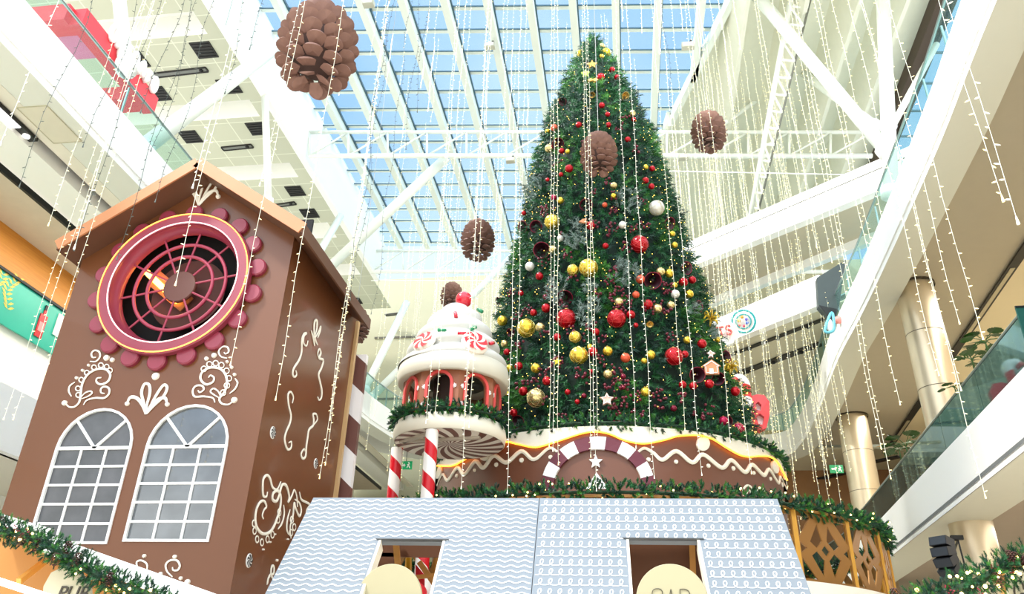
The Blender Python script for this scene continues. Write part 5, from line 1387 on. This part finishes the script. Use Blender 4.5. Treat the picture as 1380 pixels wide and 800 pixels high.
# ================================================================ HANGING PINE CONES
SCM = mat('cone_scale_brown', (146, 108, 94), .7, var=.15, scale=4, rgb2=(116, 84, 74)); CBM = mat('cone_core_brown', (70, 48, 42), .8)
def cone_mesh():
    m = mb(); core = mb(); core.ball((0,0,0), .84, 20, 14, (1,1,1.22)); rows = 10
    for j in range(rows):
        t_ = (j+.5)/rows; ph = PI*(1-t_)*.97+.03*PI           # from the bottom up
        r = .86*math.sin(ph)**.8; z = 1.12*math.cos(ph); n_ = max(4, int(11*math.sin(ph)+2))
        for k in range(n_):
            a = 2*PI*(k+.5*(j % 2)+.12*j)/n_+random.uniform(-.05,.05)
            o = V((math.cos(a), math.sin(a), 0)); s_ = V((-math.sin(a), math.cos(a), 0))
            n = V((math.cos(a)*math.sin(ph), math.sin(a)*math.sin(ph), math.cos(ph)*.8)).normalized()
            up = (V((0,0,1))-n*n.z); up = up.normalized() if up.length > .05 else o
            tip = (up*.62+n*.72).normalized(); w_ = .27 if n_ > 5 else .2; L = .44
            base = V((o.x*r*.9, o.y*r*.9, z-.08)); nn = s_.cross(tip); 
            if nn.dot(n) < 0: nn = -nn
            A_, B_ = [], []
            for q in range(9):
                b = PI*q/8; u, v_ = w_*math.cos(b), L*.52+L*.48*math.sin(b)
                A_.append(base+s_*u+tip*v_+nn*(.03-.05*(math.cos(b))**2)); B_.append(base+s_*u*.95+tip*v_*.98-nn*.03)
            f0_ = base+s_*w_*-.6; f1_ = base+s_*w_*.6
            ca = base+tip*L*.5+nn*.06
            ia = m.vs(A_+[f0_+nn*.02, f1_+nn*.02]); ib = m.vs(B_+[f0_-nn*.03, f1_-nn*.03]); c = m.vs([ca])[0]; N = len(ia)
            for q in range(N): m.face((c, ia[q], ia[(q+1) % N])); m.face((ia[q], ib[q], ib[(q+1) % N], ia[(q+1) % N]))
            m.face(list(reversed(ib)))
    return core, m
core, scl = cone_mesh()
lab = ['huge brown pine cone hanging at top left in front of the glass roof', 'brown pine cone hanging left of the tree below the far roof edge', 'brown pine cone hanging in front of the upper tree', 'brown pine cone hanging in front of the fin ceiling, right of the tree', 'pale brown pine cone hanging behind the cherry of the cupcake tower', 'brown pine cone hanging just behind the eave corner of the brown house']
for i, (px, py, rpx, asp, dist) in enumerate([(429, 62, 52, 1.02, 9.5), (644, 322, 22.5, 1.0, 21.5), (807, 206, 24.5, 1.0, 15.4), (955, 176, 23, 1.0, 21), (609, 398, 15, 1.0, 30), (478, 437, 20, 1.0, 22)]):
    d = ray(px, py); p = CAM+d*(dist/math.hypot(d.x, d.y)); R = rpx*((p-CAM).length*(-(MW.transposed() @ d).z))/F/1.08
    if i == 0:
        t = empty('pine_cone', p, lab[0], 'pine cone', 'giant hanging pine cones'); core.build('core', CBM, t, True); sc_ = scl.build('scales', SCM, t); sc_['kind'] = 'stuff'; proto = t
    else: t = copy_thing(proto, p, label=lab[i])
    t.scale = (R, R, R*1.0); t.rotation_euler = (0, 0, i*1.3)
    h = empty('hanging_wire', (p.x, p.y, p.z+R*1.2), 'thin wire holding the '+lab[i].replace('brown ', '', 1)[:60].strip(), 'wire')
    h['label'] = 'thin wire above the '+['huge pine cone at top left', 'pine cone left of the tree', 'pine cone in front of the tree', 'pine cone right of the tree', 'pale pine cone behind the cherry', 'pine cone behind the brown house'][i]
    part(mb().cyl((p.x, p.y, p.z+R*1.0), (p.x, p.y, ZS-.4), .008, 5), 'wire', mat('wire_grey', (170, 172, 168), .5), h)
    part(mb().ball((p.x, p.y, p.z+R*1.28), .04, 8, 6), 'ring', mat('wire_grey', (170, 172, 168), .5), h)

# ================================================================ FAIRY-LIGHT STRINGS
WL = mat('white_glow_cable', (226, 228, 210), .5, em=(255, 250, 220), es=.12); WDK = mat('dark_green_cable', (44, 60, 54), .6)  # white cable material given a faint glow of its own
BW = mat('warm_bulb', (255, 240, 190), .3, em=(255, 232, 160), es=1.3); BWH = mat('white_bulb', (250, 250, 235), .3, em=(255, 250, 225), es=.8); BUN = mat('unlit_bulb', (84, 92, 84), .3)
def string_geo(L, step, wire_r, bl, br_, wob):
    """hangs from z=0 down to -L; bulbs stick out sideways"""
    w_ = mb(); b = mb(); pts = []; n = max(4, int(L/.5)); x = y = 0
    for k in range(n+1):
        pts.append(V((wob*math.sin(k*1.3+L), wob*math.cos(k*.9), -L*k/n)))
    w_.tube(pts, wire_r, 4)
    z = step*.6; i = 0
    while z < L:
        f_ = z/L*n; k = min(int(f_), n-1); p = pts[k].lerp(pts[k+1], f_-k)
        a = random.choice((0, PI))+random.uniform(-.6, .6); d = V((math.cos(a), math.sin(a), random.uniform(-.6, .3))).normalized()
        b.tube([p+d*wire_r, p+d*(wire_r+bl*.55), p+d*(wire_r+bl)], [br_*.7, br_, br_*.35], 4)
        z += step*random.uniform(.75, 1.25); i += 1
    # end plug
    b.tube([pts[-1], pts[-1]-V((0,0,bl*1.6))], [br_*.7, br_*1.6], 5)
    return w_, b
def string_at(px_, py_, dist, kind=0, top=None, step=.16, label=None, group=None, thick=1.):
    """string whose lower end shows at (px, py), hanging dist metres away (plan)"""
    d = ray(px_, py_); p = CAM+d*(dist/math.hypot(d.x, d.y)); zt = (ZS-.55) if top is None else top
    L = zt-p.z
    if L < .3: return None
    wr = .003*thick*(dist/10)**.35; w_, b = string_geo(L, step, wr, .034*thick, .0062*thick, .012+.01*(kind == 1)*3)
    t = empty('fairy_light_string', (p.x, p.y, zt), label, 'light string', group)
    w_.build('cable', (WL, WDK)[kind == 1], t); bb = b.build('bulb', (BW, BUN, BWH)[kind], t); bb['kind'] = 'stuff'
    return t
LSL = [ # px, py of the lower end, distance, kind, top z or None
 ('front of the tree', [(741,598,14.2,0),(746,604,13.4,2),(797,612,13.9,0),(803,657,13.2,2),(806,600,14.3,0),(858,600,14,2),(881,640,13.2,2),(923,576,14.4,0),(945,636,13.4,2),(985,592,14,0),(1012,634,13.6,0),(697,500,13.5,2),(683,660,12.4,2),(752,622,13.,0)]),
 ('front of the cupcake tower', [(587,553,13,0),(575,566,12.8,2),(627,556,13.2,0),(633,572,12.6,0),(621,654,12.2,2)]),
 ('front of the brown house', [(236,377,7.2,0),(371,533,8.8,0),(310,486,8.4,0),(100,328,7.5,2),(262,246,6.6,2)]),
 ('the upper left balcony', [(5,560,12,0),(18,560,11.5,0),(60,500,11,0),(2,190,8,2),(26,250,9,1),(104,330,8.5,1),(160,345,9,1),(66,300,10,0),(214,270,9.5,1),(300,120,8,1),(208,200,9.4,1),(118,196,9,1),(340,60,8.4,1),(352,246,9,2),(150,120,8,0),(196,150,8,1)]),
 ('the glass roof left of the tree', [(480,372,11,1),(470,402,10.5,1),(432,640,11.6,0),(438,622,12,0),(446,560,12.2,0),(452,520,12.4,0),(545,200,11,1),(560,150,10,1),(503,420,13,1),(590,330,14,2),(610,360,15,2),(668,420,16,2)]),
 ('the right balcony', [(1371,292,4.9,2),(1348,262,5.4,0),(1292,430,9,0),(1293,520,9.4,0),(1264,500,9.8,0),(1322,450,7.8,0),(1327,665,10,0),(1212,540,11,0),(1186,600,12,0),(1199,640,12.6,0),]),
 ('the fin ceiling', [(1100,330,13,0),(1120,350,12.6,0),(1140,400,13.6,0),(1065,300,13,0),(1176,340,12,0),(1190,300,11,0),(1010,420,16,0),(1030,460,17,2),(906,150,13,1),(935,330,15,2),(975,445,16,0),(1090,420,15,0)]),
]
for where, L_ in LSL:
    L_ = sorted(L_, key=lambda q: q[0]); n = len(L_); nm = ['first', 'second', 'third', 'fourth', 'fifth', 'sixth', 'seventh', 'eighth', 'ninth', 'tenth', 'eleventh', 'twelfth', 'thirteenth', 'fourteenth', 'fifteenth', 'sixteenth', 'seventeenth', 'eighteenth']
    for k, (a, b, dist, kd_) in enumerate(L_):
        top = None
        string_at(a, b, dist, kd_, top, label='%s light string before %s, %s from left' % (('warm white', 'unlit dark', 'cool white')[kd_], where.replace('front of ', ''), nm[k]), group='fairy light strings in front of '+where.replace('front of ', ''), step=.13)
# the dense curtains further back: one kind, copied
random.seed(21)
protoL = {}
def curtain(x, y, zlow, group, label):
    L = ZS-.55-zlow; k = round(L/1.5)*1.5
    if k not in protoL:
        w_, b = string_geo(k, .24, .006, .04, .010, .02)
        t = empty('fairy_light_string', (x, y, ZS-.55), label, 'light string', group); w_.build('cable', WL, t); bb = b.build('bulb', BW, t); bb['kind'] = 'stuff'; protoL[k] = t
    else:
        t = copy_thing(protoL[k], (x, y, ZS-.55)); t['label'] = label; t['group'] = group
    return t
for k in range(64): curtain(random.uniform(-10.2, -2.6), random.uniform(27, 37), random.uniform(7.5, 13), 'dense curtain left of the tree', 'lit fairy light string in the dense far curtain left of the tree')
for k in range(92): curtain(random.uniform(2.2, 8.0), random.uniform(25, 37), random.uniform(6.3, 12), 'dense curtain right of the tree', 'lit fairy light string in the dense far curtain right of the tree')
for k in range(40): curtain(random.uniform(-9, 6), random.uniform(15, 26), random.uniform(19.5, 24), 'short strings under the glass roof', 'short fairy light string high under the glass roof')

# ================================================================ CORNER KIOSKS AT THE BOTTOM
pub = empty('pub_kiosk', (-4.6, 6.2, 0), 'pub kiosk at bottom left with grooved white roof edge and warm lit inside', 'kiosk')
a, b = ay(60, 722, 6.15), ay(300, 807, 6.15)
for k in range(4):
    o = V((0, .05-.02*k, -.035*k)); part(mb().beam(a+o, b+o, .05, .035, up=V((0,0,1))), 'roof_edge_moulding', WHITE_B, pub)
l2 = ay(-60, 676, 6.15)+V((0, 0, -.06))
part(mb().beam(l2+V((0,.05,0)), a+V((0,.05,0)), .05, .14), 'roof_edge_moulding', WHITE_B, pub)
m = mb(); m.hexa([l2+V((0,.1,-.12)), b+V((0,.1,-.12)), b+V((0,1.6,-.12)), l2+V((0,1.6,-.12)), l2+V((0,.1,-.06)), b+V((0,.1,-.06)), b+V((0,1.6,-.06)), l2+V((0,1.6,-.06))])
part(m, 'roof', mat('kiosk_lamplit_glow', (176, 122, 58), .5, em=(255, 170, 60), es=.12), pub)  # warm lamplight put into the ceiling and inner wall material as glow
part(mb().prism([(-60, 690), (80, 742), (290, 818), (290, 880), (-60, 880)], [], lambda u, v, d: ay(u, v, 6.9)+V((0, d, 0)), .04), 'inner_wall', mat('kiosk_lamplit_glow', (176, 122, 58), .5, em=(255, 170, 60), es=.12), pub)
sc0 = ay(93, 792, 5.95)
sfr = lambda u, v, d: ay(u, v, 5.95)+V((0, -d, 0))
part(mb().prism([(58, 830), (62, 790), (72, 772), (92, 762), (112, 771), (124, 790), (128, 830)], [], sfr, .03), 'sign_board', mat('sign_beige', (196, 188, 158), .5), pub)
q0 = ay(94, 808, 5.9)
place_text('PUB', .15, mat('sign_ink', (58, 52, 40), .5), pub, (q0.x, 5.91, q0.z), (1, 0, 0), (0, 0, 1), .004, 'lettering', .18)
part(mb().tube([ay(-40, 770, 5.7), ay(70, 806, 5.7)], .025, 8), 'neon_tube', mat('neon_white', (255, 245, 240), .4, em=(255, 240, 235), es=3), pub)
part(mb().beam(ay(25, 783, 6.4), ay(75, 745, 6.9), .04, .05), 'rafter', mat('warm_beam', (244, 190, 100), .5), pub)
for xx in (-6.0, -3.1): part(mb().box((xx, 6.1, 0), (xx+.1, 6.2, 2.1)), 'corner_post', ST, pub)
part(mb().box((-6.0, 6.2, 0), (-3.0, 6.3, 1.0)), 'counter', KI, pub)
kr = empty('corner_kiosk', (2.8, 6.2, 0), 'kiosk at bottom right with timber post and beige sign showing a rounded letter', 'kiosk')
part(mb().beam(ay(1352, 772, 6.1), ay(1362, 830, 6.1), .05, .05), 'corner_post', ST, kr)
part(mb().prism([(1354, 768), (1420, 760), (1420, 840), (1360, 840)], [], lambda u, v, d: ay(u, v, 6.05)+V((0, -d, 0)), .03), 'sign_board', mat('sign_beige', (196, 188, 158), .5), kr)
y = 6.0
part(mb().tube([ay(a, b, y) for a, b in cm2([(1370,815),(1367,797),(1368,786),(1373,782),(1378,786),(1380,794)], 5)], .007, 6), 'lettering', mat('sign_ink', (58, 52, 40), .5), kr)
part(mb().tube([ay(1376, 800, y), ay(1385, 800, y)], .009, 6), 'lettering', mat('sign_ink', (58, 52, 40), .5), kr)
part(mb().box((2.6, 6.15, 0), (3.6, 6.25, 2.2)), 'wall_panel', KI, kr)
# foreground garlands with cones, berries and lights
def fg_garland(pp, R, label, nb, ncone, nberry, seed):
    random.seed(seed); path = [ay(a, b, 5.85) for a, b in cm2(pp, 6)]
    g = garland(path, R, 620, .06, .0055, 26, label)
    m = mb(); sm = mb(); bm_ = mb()
    def rp2(): 
        k = random.randrange(len(path)-1); return path[k].lerp(path[k+1], random.random())+V((random.uniform(-R,R)*.6, random.uniform(-R, -R*.3), random.uniform(-R,R)*.9))
    for k in range(nb): part(mb().ball(rp2(), random.uniform(.007, .014), 8, 6), 'bulb', FL, g)
    for k in range(ncone):
        c = rp2(); mm = mb(); ang = random.uniform(0, 6)
        for j in range(7):
            zz = .045-j*.014; rr = .012+.020*math.sin(PI*(j+1)/8)
            for q in range(8):
                a2 = q*PI/4+j*.4; p = c+V((math.cos(a2)*rr, math.sin(a2)*rr, zz)); d = V((math.cos(a2), math.sin(a2), -.5)).normalized(); s_ = V((-math.sin(a2), math.cos(a2), 0))*.008
                mm.poly([p-s_-d*.01, p+s_-d*.01, p+d*.014+s_*.4, p+d*.014-s_*.4])
        part(mm, 'pine_cone', mat('small_cone', (86, 44, 40), .6, var=.2), g)
    for k in range(nberry):
        c = rp2(); mm = mb()
        for q in range(12): mm.ball(c+V((random.uniform(-.03,.03), random.uniform(-.02,.02), random.uniform(-.03,.03))), .006, 6, 4)
        part(mm, 'berry_cluster', mat('garland_berry', (134, 30, 50), .4), g)
fg_garland([(-40,694),(0,712),(30,720),(62,733),(95,753),(130,774),(165,790),(205,804),(232,822)], .085, 'fir garland with cones and lights along the pub kiosk roof at bottom left', 16, 9, 6, 3)
fg_garland([(1212,824),(1250,809),(1290,795),(1325,779),(1352,766),(1400,752)], .1, 'fir garland with cones and warm bulbs at bottom right', 26, 7, 6, 4)
# ================================================================ SPEAKER ON THE LOWER COLUMN
(c1, r1) = cols[0]
SP = ay(1273, 749, c1.y-2.0); sd = (ay(1274, 749, c1.y-2.0)-SP).length
t = empty('loudspeaker', SP, 'black line array loudspeaker bracketed to the column under the lower right balcony', 'loudspeaker')
SPK = mat('speaker_black', (34, 38, 44), .5, var=.1)
dirf = V((-.75, -.62, -.15)).normalized(); su = dirf.cross(V((0,0,1))).normalized(); upv = su.cross(dirf)
W2, tot = 13*sd, 50*sd
for k in range(4):
    f_ = 1.5-k; a_ = (.35-k*.32); dd = (dirf*math.cos(a_)+upv*math.sin(a_)).normalized(); uu = su.cross(dd)
    cc = SP+upv*(f_*tot*.245)-dirf*(.5*f_*f_*3*sd)
    def Q(x, y, z): return cc+su*x*W2+dd*y*W2*.8+uu*z*tot/4
    part(mb().hexa([Q(-1,-1,-.46), Q(1,-1,-.46), Q(1,1,-.5), Q(-1,1,-.5), Q(-1,-1,.46), Q(1,-1,.46), Q(1,1,.5), Q(-1,1,.5)]), 'cabinet', SPK, t)
    part(mb().hexa([Q(-.94,1.0,-.44), Q(.94,1.0,-.44), Q(.94,1.04,-.44), Q(-.94,1.04,-.44), Q(-.94,1.0,.44), Q(.94,1.0,.44), Q(.94,1.04,.44), Q(-.94,1.04,.44)]), 'grille', mat('speaker_grille', (52, 58, 66), .7, bump=.5, bscale=90), t)
tp_ = ay(1291, 727, c1.y-2.0+.3); part(mb().tube([SP+upv*tot*.42-dirf*.1, tp_, tp_+V((.35, 1.2, 0))], .03, 6), 'bracket', BLACKF, t)
part(mb().tube([tp_, tp_-V((-.03, 0, .9))], .02, 6), 'cable', BLACKF, t)
part(mb().box((tp_.x-.15, tp_.y-.05, tp_.z), (tp_.x+.12, tp_.y+.05, tp_.z+.1)), 'clamp', BLACKF, t)
# ================================================================ PLANTS BEHIND THE LOWER BALUSTRADE
LG = mat('monstera_green', (52, 98, 36), .45, var=.2)
def leafplant(p, s, n, label):
    t = empty('potted_plant', p, label, 'plant')
    part(mb().lathe([(.0, -.95), (.16, -.95), (.2, -.6), (.18, -.6)], p, 16), 'pot', WHITE_B, t)
    for k in range(n):
        a = 2*PI*k/n+random.random(); el_ = random.uniform(.1, 1.0); d = V((math.cos(a)*math.cos(el_), math.sin(a)*math.cos(el_), math.sin(el_)))
        tip = p+d*s+V((0,0,-.15*s)); m = mb(); m.tube(catmull([p-V((0,0,.6)), p+V((0,0,.1)), p+d*s*.5+V((0,0,.12*s))], 4), .012, 4); part(m, 'stem', LG, t)
        b = p+d*s*.5+V((0,0,.12*s)); u = (tip-b).normalized(); sd_ = u.cross(V((0,0,1))).normalized(); m = mb()
        for q in range(7):
            f = q/7; c = b.lerp(tip, f); wl_ = s*.38*math.sin(PI*(f*.8+.15))
            for sg_ in (-1, 1): m.poly([c, c+u*s*.07, c+sd_*sg_*wl_+u*s*.14-V((0,0,.06*s)), c+sd_*sg_*wl_*.9+u*s*.05-V((0,0,.06*s))])
        part(m, 'leaf', LG, t)
for i, (px, py, s_, n_) in enumerate([(1330, 468, .55, 9), (1312, 492, .45, 7), (1288, 528, .4, 6), (1222, 606, .75, 11), (1213, 612, .4, 6)]):
    # just behind the rail
    d = ray(px, py); 
    yy = 20.
    for _ in range(30):
        p = CAM+d*(yy/d.y); yy = (p.x-.35-7.46)/.0855+15.3 if False else yy; break
    # solve x = e2(y)+.4 along the ray
    k_ = d.x/d.y; yy = (7.46-.0855*15.3+.45)/(k_-.0855); p = ay(px, py, yy)
    leafplant(p, s_, n_, ['leafy green plant above the balustrade near the thick column', 'small sprawling plant above the balustrade right of the thick column', 'low plant beside the foot of the thick column', 'split-leaf green plant between the two metal columns', 'lower leaves of a plant left beside the further column'][i])
# teal banner edge at right frame
p = ay(1376, 424, 13.5); t = empty('banner', p, 'dark teal banner edge above the balustrade at the right frame edge', 'banner')
part(mb().box((p.x-.05, p.y, p.z-1.2), (p.x+.9, p.y+.04, p.z+.15)), 'cloth', mat('teal_cloth', (8, 78, 70), .6), t); part(mb().tube([(p.x-.06, p.y, p.z+.16), (p.x+.9, p.y, p.z+.16)], .02, 6), 'pole', DARK, t)
# ================================================================ FAR RIGHT DECORATIONS
def cyl_ring(c, n, R, r, seg=36): 
    u = V(n).orthogonal().normalized(); v_ = V(n).cross(u).normalized(); return [V(c)+u*R*math.cos(2*PI*k/seg)+v_*R*math.sin(2*PI*k/seg) for k in range(seg)]
c = ay(1002, 433, 28); s_ = (ay(1003, 433, 28)-c).length; n = (CAM-c).normalized()
t = empty('round_candy_decoration', c, 'round teal-edged candy decoration with coloured dots right of the tree', 'decoration')
part(mb().lathe([(0, .05), (13*s_, .04), (13*s_, -.04), (0, -.05)], c, 36, axis=n), 'disc', mat('candy_disc_white', (246, 244, 240), .4), t)
part(mb().tube(cyl_ring(c, n, 15.5*s_, 0), 1.6*s_, 8, closed=True), 'outer_ring', mat('teal_ring', (60, 186, 190), .35), t, True)
part(mb().tube(cyl_ring(c+n*.04, n, 10*s_, 0), .9*s_, 8, closed=True), 'inner_ring', mat('teal_ring', (60, 186, 190), .35), t, True)
for k, (dx, dy, cl) in enumerate([(-2,-6,(240,180,60)),(4,-3,(110,90,220)),(5,2,(70,120,230)),(-5,5,(240,120,110)),(-6,-1,(250,210,90)),(1,6,(230,90,120))]):
    part(mb().ball(ay(1002+dx, 433+dy, 27.9), 2.1*s_, 10, 8), 'dot', mat('candy_dot_%s' % 'abcdef'[k], cl, .4), t, True)
c = ay(975, 446, 27); s_ = (ay(976, 446, 27)-c).length
t = empty('shop_sign', c, 'coral lettering TS on a white cloud board right of the tree', 'sign')
part(mb().prism([(962,456),(960,440),(968,430),(980,428),(988,436),(996,448),(988,462),(976,466)], [], lambda u, v, d: ay(u, v, 27.1)+V((0, d, 0)), .1), 'cloud_board', WHITE_B, t)
q0 = ay(978, 452, 26.95); place_text('TS', 21*s_, mat('coral_letters', (232, 96, 88), .4), t, q0, (1, 0, .18), (-.18, 0, 1), .05)
# cane and peppermint balloons
c = ay(1023, 552, 26); s_ = (ay(1024, 552, 26)-c).length
RDB = mat('balloon_red', (226, 52, 52), .3, coat=.4)
CST = stripemat('balloon_stripes', (250, 240, 236), (226, 44, 46), lambda M, x, y, z: M('GREATER_THAN', M('FRACT', M('ADD', M('MULTIPLY', M('ARCTAN2', y, x), 1/(2*PI)), M('MULTIPLY', z, 1.1))), .5), .3)
t = empty('candy_decoration', c, 'red letter-shaped candy decoration with white centre behind the right foot of the tree', 'decoration')
fr_ = lambda u, v, d: ay(u, v, 26)+V((0, d, 0))
part(mb().prism([(1013,533),(1020,531),(1030,532),(1037,541),(1037,560),(1033,576),(1025,580),(1016,576),(1013,560)], [[(1018,544),(1020,552),(1025,553),(1026,545),(1022,541)], [(1019,560),(1022,571),(1028,572),(1030,561),(1024,557)]], fr_, .3), 'body', RDB, t)
part(mb().prism([(1010,540),(1030,540),(1032,576),(1014,574)], [], lambda u, v, d: ay(u, v, 26.2)+V((0, d, 0)), .1), 'back_plate', WHITE_B, t)
t = empty('candy_cane_balloon', ay(998, 522, 26), 'white and red striped candy cane balloon just right of the tree', 'balloon')
part(mb().tube([ay(a, b, 26) for a, b in cm2([(990,515),(995,509),(1002,512),(1006,520),(1007,532),(1010,548)], 5)], .14, 12), 'cane', CST, t, True)
c = ay(996, 517, 26.3); part(mb().lathe([(0, .1), (.3, .06), (.34, 0)], c, 24, axis=(CAM-c).normalized()), 'mint', WHITE_B, t, True)
t = empty('candy_drop_balloon', ay(1117, 450, 25), 'pale blue outlined drop balloon under the dark tapered panel', 'balloon')
part(mb().tube([ay(a, b, 25) for a, b in cm2([(1121,421),(1124,435),(1123,445),(1117,448),(1112,446),(1114,436)], 5, True)], .05, 8, closed=True), 'outline', mat('balloon_blue', (110, 190, 210), .35), t, True)
part(mb().ball(ay(1118, 438, 25.05), .2, 12, 8, (.6,.5,1.3)), 'drop', WHITE_B, t, True)
t = empty('balloon', ay(1130, 431, 25.5), 'small coral balloon beside the pale drop balloon', 'balloon')
part(mb().ball(ay(1130, 431, 25.5), .15, 14, 10, (1.2,1,.9)), 'skin', mat('balloon_coral', (240, 150, 140), .3), t, True); part(mb().cyl(ay(1130, 434, 25.5), ay(1131, 446, 25.5), .008, 5), 'ribbon', WHITE_B, t)
# small camera / floodlights on trusses
def flood(p, s_, label):
    t = empty('floodlight', p, label, 'floodlight')
    part(mb().box((p.x-s_*.5, p.y-.12, p.z-s_*.25), (p.x+s_*.5, p.y+.12, p.z+s_*.25)), 'body', mat('flood_grey', (196, 194, 176), .5), t)
    part(mb().tube([(p.x+s_*.1, p.y, p.z+s_*.25), (p.x+s_*.3, p.y, p.z+s_*.6)], .04, 6), 'bracket', DARK, t)
    part(mb().box((p.x-s_*.4, p.y-.14, p.z-s_*.2), (p.x+s_*.4, p.y-.12, p.z+s_*.2)), 'lens', mat('flood_lens', (225, 225, 215), .2), t)
flood(ay(660, 62, 24), .45, 'floodlight fixed to a roof rafter left of the tree tip'); flood(ay(927, 62, 24), .5, 'floodlight fixed to a roof rafter right of the tree tip'); flood(ay(688, 216, 28), .4, 'floodlight on the front truss left of the tree')
flood(ay(921, 212, 28.5), .4, 'dark floodlight on the front truss right of the tree'); flood(ay(497, 5, 19), .4, 'floodlight on a rafter beside the huge pine cone')
# wire stretched across under the roof
for i, (a, b, yy) in enumerate([((500, 364), (960, 364), 36), ((880, 230), (1180, 236), 26), ((500, 378), (690, 378), 35)]):
    t = empty('catenary_wire', ay(*a, yy), ['thin level wire behind the tree carrying light strings', 'thin level wire in front of the fin ceiling carrying light strings', 'lower thin level wire left of the tree'][i], 'wire')
    part(mb().cyl(ay(*a, yy), ay(*b, yy), .02, 5), 'cable', WHITE_B, t)

# ================================================================ LIGHT
sun = bpy.data.lights.new('sun', 'SUN'); so = bpy.data.objects.new('sun', sun); COL.objects.link(so)
sun.energy = SUN_E; sun.angle = math.radians(6); sun.color = (1, .96, .9); so.rotation_euler = (math.radians(22), math.radians(-34), 0)
sky = bpy.data.lights.new('skylight_fill', 'SUN'); sko = bpy.data.objects.new('skylight_fill', sky); COL.objects.link(sko)  # added second, very soft sun: overhead fill for sky light through the roof
sky.energy = DOME_E; sky.angle = math.radians(120); sky.color = (.93, .97, 1); sko.rotation_euler = (math.radians(12), 0, 0)
def lamp(name, loc, e, size, color=(1, .95, .86), rot=(0, 0, 0), sy=None):
    l = bpy.data.lights.new(name, 'AREA'); l.energy = e; l.size = size; l.color = color
    if sy: l.shape = 'RECTANGLE'; l.size_y = sy
    o = bpy.data.objects.new(name, l); COL.objects.link(o); o.location = loc; o.rotation_euler = rot; return o
lamp('gallery_fill', (-14, 20, 12.2), 500, 2, sy=20)  # added broad area fills that brighten the galleries
lamp('gallery_fill', (11.5, 24, 12.8), 900, 2, sy=20)
lamp('gallery_fill', (11.5, 22, 6.0), 400, 2, sy=16)
def fill_spot(loc, aim, e):  # added fill spots that whiten the balcony edges, apart from the modelled floodlights
    l = bpy.data.lights.new('fill_spot_lamp', 'SPOT'); l.energy = e; l.spot_size = math.radians(100); l.spot_blend = .8; l.shadow_soft_size = .5; l.color = (1, .99, .95)
    o = bpy.data.objects.new('fill_spot_lamp', l); COL.objects.link(o); o.location = loc; o.rotation_euler = (V(aim)-V(loc)).to_track_quat('-Z', 'Y').to_euler()
fill_spot((-8, 20, 23.5), (9, 24, 9), 9000)
fill_spot((3.5, 22, 24), (-12, 26, 10), 5000)
fill_spot((2, 14, 22), (5, 36, 14), 3000)
lamp('kiosk_lamp', (-4.8, 6.5, 2.1), 6, .4, (1, .7, .3))
SC.view_settings.view_transform = 'Standard'; SC.view_settings.look = 'None'; SC.view_settings.gamma = 1; SC.view_settings.use_curve_mapping = False
SC.view_settings.exposure = EXPO
SC.cycles.max_bounces = 8; SC.cycles.transparent_max_bounces = 24; SC.cycles.caustics_reflective = False; SC.cycles.caustics_refractive = False
SC.cycles.use_denoising = True
